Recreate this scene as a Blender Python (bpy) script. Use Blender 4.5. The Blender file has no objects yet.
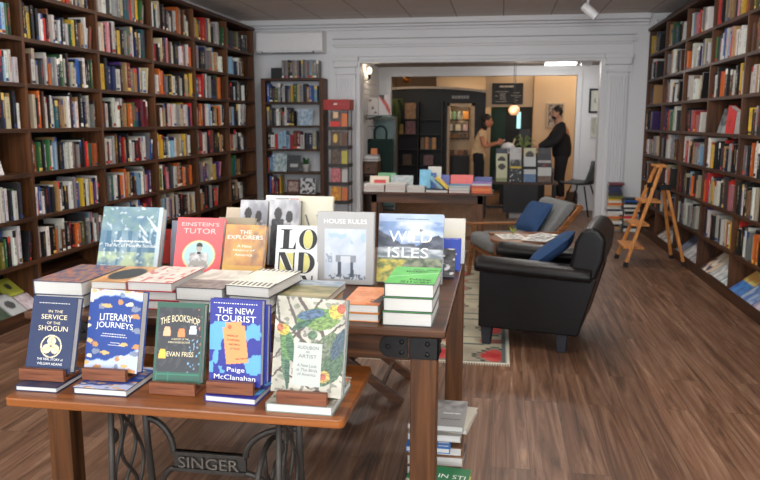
import bpy, bmesh, math, random
from mathutils import Vector, Matrix, noise
random.seed(11)
SC = bpy.context.scene
COL = SC.collection
PI = math.pi

# ------------------------------------------------------------------ camera
F_PX, PITCH, YAW, ROLL, CAMH = 732.77, .1606, .1607, .0016, 1.451
_F = Vector((-math.sin(YAW)*math.cos(PITCH), math.cos(YAW)*math.cos(PITCH), -math.sin(PITCH)))
_R0 = Vector((math.cos(YAW), math.sin(YAW), 0)); _U0 = _R0.cross(_F)
_R = _R0*math.cos(ROLL) + _U0*math.sin(ROLL)
_U = _U0*math.cos(ROLL) - _R0*math.sin(ROLL)
EYE = Vector((0, 0, CAMH))
cam_d = bpy.data.cameras.new('camera'); cam = bpy.data.objects.new('camera', cam_d); COL.objects.link(cam)
cam_d.sensor_width = 36; cam_d.lens = 36*F_PX/760; cam_d.clip_end = 60; cam_d.clip_start = .05
cam.matrix_world = Matrix(((_R.x, _U.x, -_F.x, 0), (_R.y, _U.y, -_F.y, 0), (_R.z, _U.z, -_F.z, CAMH), (0, 0, 0, 1)))
cam_d.dof.use_dof = True; cam_d.dof.focus_distance = 2.15; cam_d.dof.aperture_fstop = 7.1
SC.camera = cam

def ray(x, y): return _F + _R*((x-380)/F_PX) - _U*((y-240)/F_PX)
def onX(x, y, X): r = ray(x, y); return EYE + r*(X/r.x)
def onY(x, y, Y): r = ray(x, y); return EYE + r*(Y/r.y)
def onZ(x, y, Z): r = ray(x, y); return EYE + r*((Z-CAMH)/r.z)

# ------------------------------------------------------------------ colour / material helpers
def s2l(c):
    c = c/255.
    return c/12.92 if c <= .04045 else ((c+.055)/1.055)**2.4
def S(r, g, b): return (s2l(r), s2l(g), s2l(b))
MATS = {}
def newmat(name):
    m = bpy.data.materials.new(name); m.use_nodes = True
    return m, m.node_tree.nodes, m.node_tree.links, m.node_tree.nodes['Principled BSDF']
def plain(name, col, rough=.6, metal=0., spec=.5, emit=None, estr=0., bump=0., bscale=60, var=.12):
    """plain surface with a little procedural colour variation"""
    if name in MATS: return MATS[name]
    m, N, L, b = newmat(name)
    b.inputs['Roughness'].default_value = rough; b.inputs['Metallic'].default_value = metal
    b.inputs['Specular IOR Level'].default_value = spec
    tc = N.new('ShaderNodeTexCoord'); nz = N.new('ShaderNodeTexNoise'); nz.inputs['Scale'].default_value = bscale*.25
    L.new(tc.outputs['Object'], nz.inputs['Vector'])
    rp = N.new('ShaderNodeValToRGB'); L.new(nz.outputs['Fac'], rp.inputs['Fac'])
    rp.color_ramp.elements[0].position = .3; rp.color_ramp.elements[1].position = .7
    rp.color_ramp.elements[0].color = tuple(c*(1-var) for c in col[:3])+(1,)
    rp.color_ramp.elements[1].color = tuple(min(1, c*(1+var*.6)) for c in col[:3])+(1,)
    L.new(rp.outputs['Color'], b.inputs['Base Color'])
    if bump:
        n2 = N.new('ShaderNodeTexNoise'); n2.inputs['Scale'].default_value = bscale; n2.inputs['Detail'].default_value = 4
        L.new(tc.outputs['Object'], n2.inputs['Vector'])
        bp = N.new('ShaderNodeBump'); bp.inputs['Strength'].default_value = bump; bp.inputs['Distance'].default_value = .004
        L.new(n2.outputs['Fac'], bp.inputs['Height']); L.new(bp.outputs['Normal'], b.inputs['Normal'])
    if emit:
        b.inputs['Emission Color'].default_value = (*emit, 1); b.inputs['Emission Strength'].default_value = estr
    MATS[name] = m
    return m
def wood(name, c0, c1, axis='X', scale=6., rough=.45, stretch=.06, spec=.4):
    if name in MATS: return MATS[name]
    m, N, L, b = newmat(name)
    b.inputs['Roughness'].default_value = rough; b.inputs['Specular IOR Level'].default_value = spec
    tc = N.new('ShaderNodeTexCoord'); mp = N.new('ShaderNodeMapping'); L.new(tc.outputs['Object'], mp.inputs['Vector'])
    sc = [scale, scale, scale]; sc['XYZ'.index(axis)] *= stretch
    mp.inputs['Scale'].default_value = sc
    n1 = N.new('ShaderNodeTexNoise'); n1.inputs['Scale'].default_value = 5; n1.inputs['Detail'].default_value = 7; n1.inputs['Distortion'].default_value = .8
    L.new(mp.outputs['Vector'], n1.inputs['Vector'])
    rp = N.new('ShaderNodeValToRGB'); rp.color_ramp.elements[0].position = .32; rp.color_ramp.elements[1].position = .72
    rp.color_ramp.elements[0].color = (*c0, 1); rp.color_ramp.elements[1].color = (*c1, 1)
    L.new(n1.outputs['Fac'], rp.inputs['Fac']); L.new(rp.outputs['Color'], b.inputs['Base Color'])
    bp = N.new('ShaderNodeBump'); bp.inputs['Strength'].default_value = .15; bp.inputs['Distance'].default_value = .003
    L.new(n1.outputs['Fac'], bp.inputs['Height']); L.new(bp.outputs['Normal'], b.inputs['Normal'])
    MATS[name] = m
    return m
def vcol(name='painted', rough=.45, spec=.5):
    """print / dye: colours of the thing's own pattern, held per corner"""
    if name in MATS: return MATS[name]
    m, N, L, b = newmat(name)
    a = N.new('ShaderNodeAttribute'); a.attribute_name = 'Col'
    L.new(a.outputs['Color'], b.inputs['Base Color'])
    b.inputs['Roughness'].default_value = rough; b.inputs['Specular IOR Level'].default_value = spec
    MATS[name] = m
    return m

# ------------------------------------------------------------------ mesh builder
class MB:
    def __init__(s): s.v = []; s.f = []; s.m = []; s.M = Matrix.Identity(4)
    def add(s, vs, fs, m=0):
        b = len(s.v); s.v += [s.M @ Vector(p) for p in vs]
        for f in fs: s.f.append([b+i for i in f]); s.m.append(m)
        return s
    def box(s, x0, x1, y0, y1, z0, z1, m=0):
        return s.add([(x0,y0,z0),(x1,y0,z0),(x1,y1,z0),(x0,y1,z0),(x0,y0,z1),(x1,y0,z1),(x1,y1,z1),(x0,y1,z1)],
                     [(0,3,2,1),(4,5,6,7),(0,1,5,4),(1,2,6,5),(2,3,7,6),(3,0,4,7)], m)
    def bar(s, a, b, w, h, m=0, up=(0,0,1)):
        """rectangular bar from a to b"""
        a = Vector(a); b = Vector(b); d = (b-a).normalized(); u = Vector(up)
        if abs(d.dot(u)) > .98: u = Vector((0,1,0))
        r = d.cross(u).normalized()*w/2; u = r.cross(d).normalized()*h/2
        vs = [p+q for p in (a, b) for q in (-r-u, r-u, r+u, -r+u)]
        return s.add(vs, [(0,1,2,3),(7,6,5,4),(0,4,5,1),(1,5,6,2),(2,6,7,3),(3,7,4,0)], m)
    def tube(s, pts, r, n=8, m=0, closed=False):
        pts = [Vector(p) for p in pts]; k = len(pts)
        rs = r if isinstance(r, (list, tuple)) else [r]*k
        vs = []; prev = None
        for i, p in enumerate(pts):
            if closed: d = pts[(i+1) % k]-pts[i-1]
            else: d = pts[min(i+1, k-1)]-pts[max(i-1, 0)]
            d.normalize()
            if prev is None:
                u = Vector((0,0,1)) if abs(d.z) < .9 else Vector((1,0,0))
            else: u = prev
            u = (u-d*u.dot(d)).normalized(); prev = u; w = d.cross(u)
            for j in range(n):
                t = 2*PI*j/n; vs.append(p+(u*math.cos(t)+w*math.sin(t))*rs[i])
        fs = []
        for i in range(k if closed else k-1):
            for j in range(n):
                a = i*n+j; b_ = i*n+(j+1) % n; c = ((i+1) % k)*n+(j+1) % n; d = ((i+1) % k)*n+j
                fs.append((a, b_, c, d))
        if not closed: fs += [tuple(range(n))[::-1], tuple((k-1)*n+j for j in range(n))]
        return s.add(vs, fs, m)
    def lathe(s, prof, n=20, c=(0,0,0), m=0):
        c = Vector(c); vs = []; k = len(prof)
        for r, z in prof:
            for j in range(n): t = 2*PI*j/n; vs.append(c+Vector((max(r, 1e-4)*math.cos(t), max(r, 1e-4)*math.sin(t), z)))
        fs = [(i*n+j, i*n+(j+1) % n, (i+1)*n+(j+1) % n, (i+1)*n+j) for i in range(k-1) for j in range(n)]
        fs += [tuple(range(n))[::-1], tuple((k-1)*n+j for j in range(n))]
        return s.add(vs, fs, m)
    def prism(s, poly, z0, z1, m=0):
        n = len(poly)
        vs = [(x, y, z0) for x, y in poly]+[(x, y, z1) for x, y in poly]
        fs = [tuple(range(n))[::-1], tuple(range(n, 2*n))]+[(i, (i+1) % n, n+(i+1) % n, n+i) for i in range(n)]
        return s.add(vs, fs, m)
    def ell(s, c, r, nu=16, nv=10, m=0):
        c = Vector(c); vs = []
        for i in range(nv+1):
            p = -PI/2+PI*i/nv
            for j in range(nu):
                t = 2*PI*j/nu
                vs.append(c+Vector((r[0]*max(math.cos(p), .001)*math.cos(t), r[1]*max(math.cos(p), .001)*math.sin(t), r[2]*math.sin(p))))
        fs = [(i*nu+j, i*nu+(j+1) % nu, (i+1)*nu+(j+1) % nu, (i+1)*nu+j) for i in range(nv) for j in range(nu)]
        return s.add(vs, fs, m)
    def cyl(s, a, b, r, n=14, m=0): return s.tube([a, b], r, n, m)
    def build(s, name, mats, parent=None, smooth=False, bevel=0, sub=0, seg=2, M=None, fix=True):
        me = bpy.data.meshes.new(name); me.from_pydata([tuple(p) for p in s.v], [], s.f); me.update()
        mats = mats if isinstance(mats, (list, tuple)) else [mats]
        for x in mats: me.materials.append(x)
        me.polygons.foreach_set('material_index', s.m)
        if fix:
            bm = bmesh.new(); bm.from_mesh(me); bmesh.ops.recalc_face_normals(bm, faces=bm.faces[:]); bm.to_mesh(me); bm.free()
        if smooth: me.polygons.foreach_set('use_smooth', [True]*len(me.polygons))
        o = bpy.data.objects.new(name, me); COL.objects.link(o)
        if parent is not None: o.parent = parent
        if M is not None: o.matrix_basis = M
        if bevel:
            md = o.modifiers.new('bevel', 'BEVEL'); md.width = bevel; md.segments = seg; md.limit_method = 'ANGLE'; md.angle_limit = .6
            if smooth is False and bevel > .008: me.polygons.foreach_set('use_smooth', [True]*len(me.polygons)); md.harden_normals = True
        if sub:
            md = o.modifiers.new('sub', 'SUBSURF'); md.levels = sub; md.render_levels = sub
        return o

def tag(o, label, cat, group=None, kind=None):
    o['label'] = label; o['category'] = cat
    if group: o['group'] = group
    if kind: o['kind'] = kind
    return o
def thing(name, label, cat, M=None, group=None):
    o = bpy.data.objects.new(name, None); COL.objects.link(o); o.empty_display_size = .1
    if M is not None: o.matrix_basis = M if isinstance(M, Matrix) else Matrix.Translation(M)
    return tag(o, label, cat, group)
def struct(o): o['kind'] = 'structure'; return o
def TR(x, y, z, rz=0): return Matrix.Translation((x, y, z)) @ Matrix.Rotation(rz, 4, 'Z')
def copy_tree(o, parent=None):
    c = o.copy(); COL.objects.link(c)
    if parent is not None: c.parent = parent
    for ch in list(o.children): copy_tree(ch, c)
    return c

def painted_grid(name, w, h, nx, ny, fn, parent, z=0., mat=None):
    """flat printed panel in the local XY plane; fn(u, v) -> linear rgb, the print of the thing itself"""
    me = bpy.data.meshes.new(name)
    vs = [(w*i/nx, h*j/ny, z) for j in range(ny+1) for i in range(nx+1)]
    fs = [(j*(nx+1)+i, j*(nx+1)+i+1, (j+1)*(nx+1)+i+1, (j+1)*(nx+1)+i) for j in range(ny) for i in range(nx)]
    me.from_pydata(vs, [], fs); me.update()
    at = me.color_attributes.new('Col', 'FLOAT_COLOR', 'POINT')
    d = []
    for j in range(ny+1):
        for i in range(nx+1): d += [*fn(i/nx, j/ny)[:3], 1.]
    at.data.foreach_set('color', d)
    me.materials.append(mat or vcol())
    o = bpy.data.objects.new(name, me); COL.objects.link(o); o.parent = parent
    return o

_tcache = {}
def text_mesh(body):
    if body in _tcache: return _tcache[body]
    cu = bpy.data.curves.new('t', 'FONT'); cu.body = body; cu.resolution_u = 3; cu.align_x = 'CENTER'
    ob = bpy.data.objects.new('t', cu); COL.objects.link(ob)
    bpy.context.view_layer.update()
    dg = bpy.context.evaluated_depsgraph_get()
    me = bpy.data.meshes.new_from_object(ob.evaluated_get(dg))
    vs = [v.co.copy() for v in me.vertices]; fs = [list(p.vertices) for p in me.polygons]
    bpy.data.objects.remove(ob); bpy.data.curves.remove(cu); bpy.data.meshes.remove(me)
    x0 = min(v.x for v in vs); x1 = max(v.x for v in vs); y0 = min(v.y for v in vs); y1 = max(v.y for v in vs)
    _tcache[body] = ([((v.x-x0)/(x1-x0), (v.y-y0)/(y1-y0)) for v in vs], fs)
    return _tcache[body]
def lettering(name, lines, parent, z, mats):
    """lines: (text, cx, cy, width, height, material index[, arc]) laid in the parent's local XY plane"""
    mb = MB()
    for ln in lines:
        t, cx, cy, w, h, mi = ln[:6]; arc = ln[6] if len(ln) > 6 else 0
        if t == '=':                              # print too small to read: a row of word-long dashes
            x = -.5; k = 0; dash = [.09, .05, .12, .07, .1, .04]
            while x < .5-.03:
                l = min(dash[k % 6]*(.35/w*w if w else 1), .5-x); k += 1
                mb.add([(cx+x*w, cy-h*.5, z), (cx+(x+l)*w, cy-h*.5, z), (cx+(x+l)*w, cy+h*.3, z), (cx+x*w, cy+h*.3, z)], [(0,1,2,3)], mi); x += l+.025
            continue
        vs, fs = text_mesh(t)
        mb.add([(cx+(u-.5)*w, cy+(v-.5)*h+arc*(.25-(u-.5)**2)*4, z) for u, v in vs], fs, mi)
    return mb.build(name, mats, parent, fix=False)
def ink(name, c): return plain('ink_'+name, c, .5, var=.02)
INK_W = ink('white', S(240,240,236)); INK_K = ink('black', S(20,20,22)); INK_C = ink('cream', S(232,218,180)); INK_G = ink('grey', S(120,120,118)); INK_R = ink('red', S(190,50,50)); INK_B = ink('blue', S(40,70,150))
# ------------------------------------------------------------------ surfaces of the room
def floor_mat():
    m, N, L, b = newmat('floor_planks')
    tc = N.new('ShaderNodeTexCoord')
    mp = N.new('ShaderNodeMapping'); mp.inputs['Rotation'].default_value = (0, 0, PI/2); L.new(tc.outputs['Object'], mp.inputs['Vector'])
    br = N.new('ShaderNodeTexBrick'); L.new(mp.outputs['Vector'], br.inputs['Vector'])
    br.inputs['Scale'].default_value = 1; br.inputs['Brick Width'].default_value = 1.25; br.inputs['Row Height'].default_value = .165
    br.inputs['Mortar Size'].default_value = .0014; br.inputs['Mortar Smooth'].default_value = .3; br.offset = .37
    br.inputs['Color1'].default_value = (0, 0, 0, 1); br.inputs['Color2'].default_value = (1, 1, 1, 1); br.inputs['Mortar'].default_value = (.5, .5, .5, 1)
    br.inputs['Bias'].default_value = 0
    # grain: stretched along the planks, shifted per plank
    sx = N.new('ShaderNodeVectorMath'); sx.operation = 'MULTIPLY'; sx.inputs[1].default_value = (13, .6, 1); L.new(tc.outputs['Object'], sx.inputs[0])
    ad = N.new('ShaderNodeVectorMath'); ad.operation = 'ADD'; L.new(sx.outputs[0], ad.inputs[0])
    cm = N.new('ShaderNodeVectorMath'); cm.operation = 'SCALE'; cm.inputs['Scale'].default_value = 17; L.new(br.outputs['Color'], cm.inputs[0]); L.new(cm.outputs[0], ad.inputs[1])
    n1 = N.new('ShaderNodeTexNoise'); n1.inputs['Scale'].default_value = 1.6; n1.inputs['Detail'].default_value = 9; n1.inputs['Roughness'].default_value = .65; n1.inputs['Distortion'].default_value = 1.2
    L.new(ad.outputs[0], n1.inputs['Vector'])
    rp = N.new('ShaderNodeValToRGB'); L.new(n1.outputs['Fac'], rp.inputs['Fac']); e = rp.color_ramp.elements
    e[0].position = .27; e[0].color = (*S(46, 29, 20), 1); e[1].position = .75; e[1].color = (*S(170, 133, 104), 1)
    x = e.new(.48); x.color = (*S(110, 77, 56), 1); x = e.new(.6); x.color = (*S(132, 101, 80), 1)
    hs = N.new('ShaderNodeHueSaturation'); hs.inputs['Saturation'].default_value = .98; L.new(rp.outputs['Color'], hs.inputs['Color'])
    sep = N.new('ShaderNodeSeparateColor'); L.new(br.outputs['Color'], sep.inputs['Color'])
    mr = N.new('ShaderNodeMapRange'); mr.inputs['To Min'].default_value = .8; mr.inputs['To Max'].default_value = 1.18; L.new(sep.outputs[0], mr.inputs['Value']); L.new(mr.outputs[0], hs.inputs['Value'])
    mx = N.new('ShaderNodeMix'); mx.data_type = 'RGBA'; L.new(br.outputs['Fac'], mx.inputs['Factor']); L.new(hs.outputs['Color'], mx.inputs['A']); mx.inputs['B'].default_value = (*S(70, 50, 38), 1)
    L.new(mx.outputs['Result'], b.inputs['Base Color'])
    b.inputs['Roughness'].default_value = .42; b.inputs['Specular IOR Level'].default_value = .45
    bp = N.new('ShaderNodeBump'); bp.inputs['Strength'].default_value = .12; bp.inputs['Distance'].default_value = .003
    L.new(n1.outputs['Fac'], bp.inputs['Height']); L.new(bp.outputs['Normal'], b.inputs['Normal'])
    return m
def ceiling_mat():
    m, N, L, b = newmat('ceiling_panels')
    tc = N.new('ShaderNodeTexCoord'); br = N.new('ShaderNodeTexBrick'); L.new(tc.outputs['Object'], br.inputs['Vector'])
    br.inputs['Scale'].default_value = 1; br.inputs['Brick Width'].default_value = .62; br.inputs['Row Height'].default_value = 1.24; br.offset = 0
    br.inputs['Mortar Size'].default_value = .008; br.inputs['Color1'].default_value = (*S(236, 230, 224), 1); br.inputs['Color2'].default_value = (*S(226, 220, 214), 1); br.inputs['Mortar'].default_value = (*S(170, 160, 150), 1)
    n = N.new('ShaderNodeTexNoise'); n.inputs['Scale'].default_value = 1.3; n.inputs['Detail'].default_value = 5
    L.new(tc.outputs['Object'], n.inputs['Vector'])
    mx = N.new('ShaderNodeMix'); mx.data_type = 'RGBA'; mx.blend_type = 'MULTIPLY'; mx.inputs['Factor'].default_value = .5
    rp = N.new('ShaderNodeValToRGB'); rp.color_ramp.elements[0].color = (.6, .57, .54, 1); rp.color_ramp.elements[1].color = (1, 1, 1, 1); L.new(n.outputs['Fac'], rp.inputs['Fac'])
    L.new(br.outputs['Color'], mx.inputs['A']); L.new(rp.outputs['Color'], mx.inputs['B'])
    L.new(mx.outputs['Result'], b.inputs['Base Color']); b.inputs['Roughness'].default_value = .9
    return m
FLOOR_M = floor_mat(); CEIL_M = ceiling_mat()
WHITE = plain('white_wall_paint', S(220, 221, 224), .55, var=.03, bscale=3)
CREAM = plain('beige_wall_paint', S(216, 190, 158), .7, var=.04, bscale=3)
CASE_W = wood('bookcase_wood', S(46, 25, 10), S(104, 62, 30), 'Z', 5, .5)
CASE_WH = wood('bookcase_wood_shelf', S(40, 22, 10), S(84, 49, 25), 'Y', 5, .5)
CASE_BACK = plain('bookcase_back_board', S(16, 11, 8), .7, var=.2)  # near-black: shade behind the books is put into the colour
DARKM = plain('black_painted_wall', S(26, 28, 30), .6, var=.1, bscale=4)
GREENW = plain('dark_green_wall', S(22, 62, 50), .6, var=.08, bscale=4)

XL, XR, YB, YW, ZC = -3.69, 2.24, -2.0, 10.38, 2.852
def sbox(name, dims, mat, **k):
    mb = MB(); mb.box(*dims); return struct(mb.build(name, mat, **k))
sbox('floor', (-4.6, 4.2, YB-.1, 17.2, -.1, 0), FLOOR_M)
sbox('ceiling', (XL-.1, XR+.1, YB-.1, YW+.1, ZC, ZC+.1), CEIL_M)
sbox('wall_left', (XL-.12, XL, YB-.1, YW+.1, 0, ZC), WHITE)
sbox('wall_right', (XR, XR+.12, YB-.1, YW+.1, 0, ZC), WHITE)
# far wall with the wide opening
OX0, OX1, OZ = -2.0, 1.34, 2.258
WT = .16
mb = MB(); mb.box(XL, OX0, YW, YW+WT, 0, ZC); mb.box(OX1, XR, YW, YW+WT, 0, ZC); mb.box(OX0, OX1, YW, YW+WT, OZ, ZC)
struct(mb.build('wall_far', WHITE))
# shop front behind the camera: a wall with a wide window, daylight comes through it
mb = MB(); mb.box(XL, XR, YB-.1, YB, 0, .45); mb.box(XL, XR, YB-.1, YB, 2.75, ZC)
mb.box(XL, XL+.25, YB-.1, YB, .45, 2.75); mb.box(XR-.25, XR, YB-.1, YB, .45, 2.75); mb.box(-.85, -.65, YB-.1, YB, .45, 2.75)
struct(mb.build('wall_front', WHITE))
mf = MB()
for a, c in ((XL+.25, -.85), (-.65, XR-.25)):
    mf.box(a, a+.05, YB-.08, YB-.02, .45, 2.75); mf.box(c-.05, c, YB-.08, YB-.02, .45, 2.75); mf.box(a, c, YB-.08, YB-.02, .45, .5); mf.box(a, c, YB-.08, YB-.02, 2.7, 2.75)
w1 = struct(mf.build('window_1', plain('window_frame_dark', S(50, 48, 46), .5)))
gm, N, L, b = newmat('window_glass'); out = N['Material Output']; t = N.new('ShaderNodeBsdfTransparent'); g = N.new('ShaderNodeBsdfGlossy'); g.inputs['Roughness'].default_value = .02
mx = N.new('ShaderNodeMixShader'); mx.inputs[0].default_value = .06; L.new(t.outputs[0], mx.inputs[1]); L.new(g.outputs[0], mx.inputs[2]); L.new(mx.outputs[0], out.inputs['Surface'])
GLASS = gm
mg = MB()
for a, c in ((XL+.3, -.9), (-.6, XR-.3)): mg.box(a, c, YB-.053, YB-.047, .5, 2.7)
mg.build('window_pane', GLASS, w1)

# mouldings on the far wall: cornice, frieze frame, architrave, pilasters
mb = MB()
for z0, z1, d in ((ZC-.075, ZC, .10), (ZC-.11, ZC-.075, .06), (ZC-.15, ZC-.11, .03)): mb.box(XL, XR-.34, YW-d, YW, z0, z1)
struct(mb.build('trim_1', WHITE, bevel=.012, seg=3))
mb = MB()
mb.box(-2.36, 1.74, YW-.05, YW, 2.50, 2.53); mb.box(-2.34, 1.70, YW-.035, YW, 2.47, 2.50)
mb.box(-2.34, 1.70, YW-.03, YW, 2.53, 2.58); mb.box(-2.36, 1.74, YW-.055, YW, 2.585, 2.60)
mb.box(-2.3, 1.64, YW-.022, YW, 2.29, 2.315); mb.box(-2.3, 1.64, YW-.03, YW, 2.34, 2.36)
struct(mb.build('trim_2', WHITE, bevel=.005))
def pilaster(n, x0, x1):
    mb = MB(); mb.box(x0, x1, YW-.035, YW, .0, 2.2)
    k = 6; w = (x1-x0-.06)/k
    for i in range(k): mb.box(x0+.03+i*w+.008, x0+.03+(i+1)*w-.008, YW-.05, YW-.034, .22, 2.05)
    mb.box(x0-.015, x1+.015, YW-.06, YW, 0, .2)
    mb.box(x0-.015, x1+.015, YW-.06, YW, 2.10, 2.13); mb.box(x0-.03, x1+.03, YW-.075, YW, 2.2, 2.3); mb.box(x0-.045, x1+.045, YW-.09, YW, 2.28, 2.34)
    struct(mb.build('trim_%d' % n, WHITE, bevel=.006))
pilaster(3, -2.30, -2.03); pilaster(4, 1.39, 1.66)
mb = MB(); mb.box(1.70, 1.715, YW-.012, YW, 2.0, 2.53); mb.box(-2.42, -2.405, YW-.012, YW, 2.0, 2.53)
struct(mb.build('trim_5', WHITE))
mb = MB(); mb.box(OX0-.02, OX0+.03, YW-.02, YW+WT+.02, 0, OZ); mb.box(OX1-.03, OX1+.02, YW-.02, YW+WT+.02, 0, OZ); mb.box(OX0-.02, OX1+.02, YW-.02, YW+.0, OZ, OZ+.03)
struct(mb.build('trim_6', WHITE))
sbox('baseboard_far', (1.70, XR, YW-.02, YW, 0, .16), WHITE)

# passage beyond the opening, then a second wall with its own opening
Y2 = 12.45
VZ = 2.345
sbox('wall_passage_left', (-2.16, -2.04, YW+WT, Y2, 0, 2.6), WHITE)
sbox('wall_passage_right', (2.1, 2.22, YW+WT, Y2, 0, 2.6), WHITE)
sbox('ceiling_passage', (-2.2, 2.22, YW+WT, Y2+.1, VZ, VZ+.1), plain('passage_ceiling_paint', S(150, 140, 130), .8))
I0, I1, IZ = onY(391, 76, Y2).x, onY(577.5, 76, Y2).x, onY(480, 76, Y2).z
mb = MB(); mb.box(-2.2, I0, Y2, Y2+.12, 0, VZ+.3); mb.box(I1, 2.22, Y2, Y2+.12, 0, VZ+.3); mb.box(I0, I1, Y2, Y2+.12, IZ, VZ+.3)
struct(mb.build('wall_passage_far', WHITE))
mb = MB(); mb.box(I0-.08, I0, Y2-.02, Y2, 0, IZ+.08); mb.box(I1, I1+.08, Y2-.02, Y2, 0, IZ+.08); mb.box(I0, I1, Y2-.02, Y2, IZ, IZ+.08)
struct(mb.build('trim_7', WHITE, bevel=.004))
# back room
sbox('wall_back_room_left', (-4.6, -4.5, Y2+.12, 17.2, 0, 3.0), CREAM)
sbox('wall_back_room_right', (4.1, 4.2, Y2+.12, 17.2, 0, 3.0), CREAM)
sbox('wall_back_room_far', (-4.6, 4.2, 17.0, 17.12, 0, 3.0), CREAM)
sbox('ceiling_back_room', (-4.6, 4.2, Y2+.1, 17.2, 2.75, 2.85), plain('back_room_ceiling_paint', S(214, 184, 150), .8))
mb = MB(); mb.box(-4.6, -2.2, Y2, Y2+.12, 0, 3.0); mb.box(2.22, 4.2, Y2, Y2+.12, 0, 3.0)
struct(mb.build('wall_back_room_near', CREAM))

# ------------------------------------------------------------------ light
wd = bpy.data.worlds.new('daylight'); SC.world = wd; wd.use_nodes = True
bg = wd.node_tree.nodes['Background']; bg.inputs[0].default_value = (.86, .93, 1, 1); bg.inputs[1].default_value = 1.0
def area(name, loc, rot, sx, sy, power, col, spread=None):
    d = bpy.data.lights.new(name, 'AREA'); d.shape = 'RECTANGLE'; d.size = sx; d.size_y = sy; d.energy = power; d.color = col
    if spread: d.spread = spread
    o = bpy.data.objects.new(name, d); COL.objects.link(o); o.location = loc; o.rotation_euler = rot; return o
def point(name, loc, power, col, r=.05):
    d = bpy.data.lights.new(name, 'POINT'); d.energy = power; d.color = col; d.shadow_soft_size = r
    o = bpy.data.objects.new(name, d); COL.objects.link(o); o.location = loc; return o
def spot(name, loc, target, power, col, size=1.2, blend=.5, r=.05):
    d = bpy.data.lights.new(name, 'SPOT'); d.energy = power; d.color = col; d.spot_size = size; d.spot_blend = blend; d.shadow_soft_size = r
    o = bpy.data.objects.new(name, d); COL.objects.link(o); o.location = loc
    o.rotation_euler = (Vector(target)-Vector(loc)).to_track_quat('-Z', 'Y').to_euler(); return o
DAY = (.92, .965, 1.0); WARM = (1, .80, .56)
area('shop_window_daylight', (-2.15, YB+.03, 1.6), (PI/2, 0, 0), 2.4, 2.2, 105, DAY)
area('shop_window_daylight', (.65, YB+.03, 1.6), (PI/2, 0, 0), 2.4, 2.2, 105, DAY)
for yy in (.9, 3.2, 5.5, 7.9):
    for xx in (-1.9, .35):
        if yy > 7: area('unseen_ceiling_light', (xx, yy, ZC-.05), (0, 0, 0), .35, .35, 17, (1, .97, .93))
        else: point('unseen_ceiling_light', (xx, yy, ZC-.24), 26 if yy < 2 else (36 if yy < 4 else 30), (1, .97, .93), .12)  # unseen lamps without fixtures; bare points hung low to brighten the ceiling
point('pendant_light', (.16, 11.45, 1.62), 1.5, WARM, .05)
point('passage_tube_and_fill', (.9, 11.5, VZ-.13), 12, (1, .97, .93), .1)
point('passage_tube_and_fill', (.3, 11.5, VZ-.13), 8, (1, .97, .93), .1)  # added fill lamp left of the tube, brightens the passage header
area('back_room_downlight', (-2.2, 13.6, 2.7), (0, 0, 0), .8, .8, 9, WARM)
area('back_room_downlight', (.6, 15.0, 2.7), (0, 0, 0), 1.2, .8, 20, WARM)
area('back_room_downlight', (2.0, 14.2, 2.7), (0, 0, 0), 1.0, 1.0, 26, WARM)
point('sconce_light', (-1.88, 11.1, 2.2), 3, WARM, .05)

SC.view_settings.view_transform = 'Standard'; SC.view_settings.look = 'None'; SC.view_settings.gamma = 1; SC.view_settings.use_curve_mapping = False
SC.view_settings.exposure = 0.1
# ------------------------------------------------------------------ the two long bookcases and the low one
PITCHZ = .3201
LX, LY0, LZ3 = -3.355, 3.876, 1.396          # left case: front plane, first upright, height of shelf 3
RX, RY0, RZ3 = 1.903, 4.352, 1.351
UT = .030                                     # board thickness
def bookcase(label, side, X, Y0, i0, i1, Z3, depth):
    """side -1: stands at the left wall facing +X; +1: right wall facing -X"""
    root = thing('wall_bookcase', label, 'bookcase', Matrix.Translation((X, Y0+i0, 0)))
    D = depth*side; n = i1-i0
    xa, xb = min(0, D), max(0, D)
    ztop = Z3+4*PITCHZ
    for i in range(n+1):
        mb = MB(); mb.box(xa, xb, i-UT/2, i+UT/2, 0, ztop-UT/2); mb.build('upright', CASE_W, root, bevel=.002)
    mb = MB(); mb.box(xa-(.02 if side > 0 else 0), xb+(.02 if side < 0 else 0), -UT/2, n+UT/2, ztop-UT/2, ztop+UT*.8); mb.build('top_board', CASE_WH, root, bevel=.002)
    for i in range(n):
        for k in range(0, 7):
            z = Z3-(k-3)*PITCHZ
            mb = MB(); mb.box(xa, xb, i+UT/2, i+1-UT/2, z-UT, z); mb.build('shelf', CASE_WH, root, bevel=.002)
        # slanted display board with its lip at the bottom
        mb = MB(); x0, x1 = 0, D*.92
        mb.add([(x0, i+UT/2, .07), (x0, i+1-UT/2, .07), (x1, i+1-UT/2, .29), (x1, i+UT/2, .29),
                (x0, i+UT/2, .05), (x0, i+1-UT/2, .05), (x1, i+1-UT/2, .27), (x1, i+UT/2, .27)],
               [(0,1,2,3),(7,6,5,4),(0,4,5,1),(1,5,6,2),(2,6,7,3),(3,7,4,0)])
        mb.build('display_board', CASE_WH, root)
    mb = MB(); e = -.018*side; mb.box(min(0, e), max(0, e), -UT/2, n+UT/2, 0, .095); mb.build('plinth', CASE_WH, root)
    mb = MB(); mb.box(min(D*.965, D), max(D*.965, D), -UT/2, n+UT/2, .02, ztop); mb.build('back_panel', CASE_BACK, root)
    return root
bookcase('long dark wood bookcase covering the left wall, packed with books', -1, LX, LY0, -1, 6, LZ3, .31)
bookcase('long dark wood bookcase along the right wall behind the step ladder', 1, RX, RY0, -1, 6, RZ3, .31)

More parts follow.
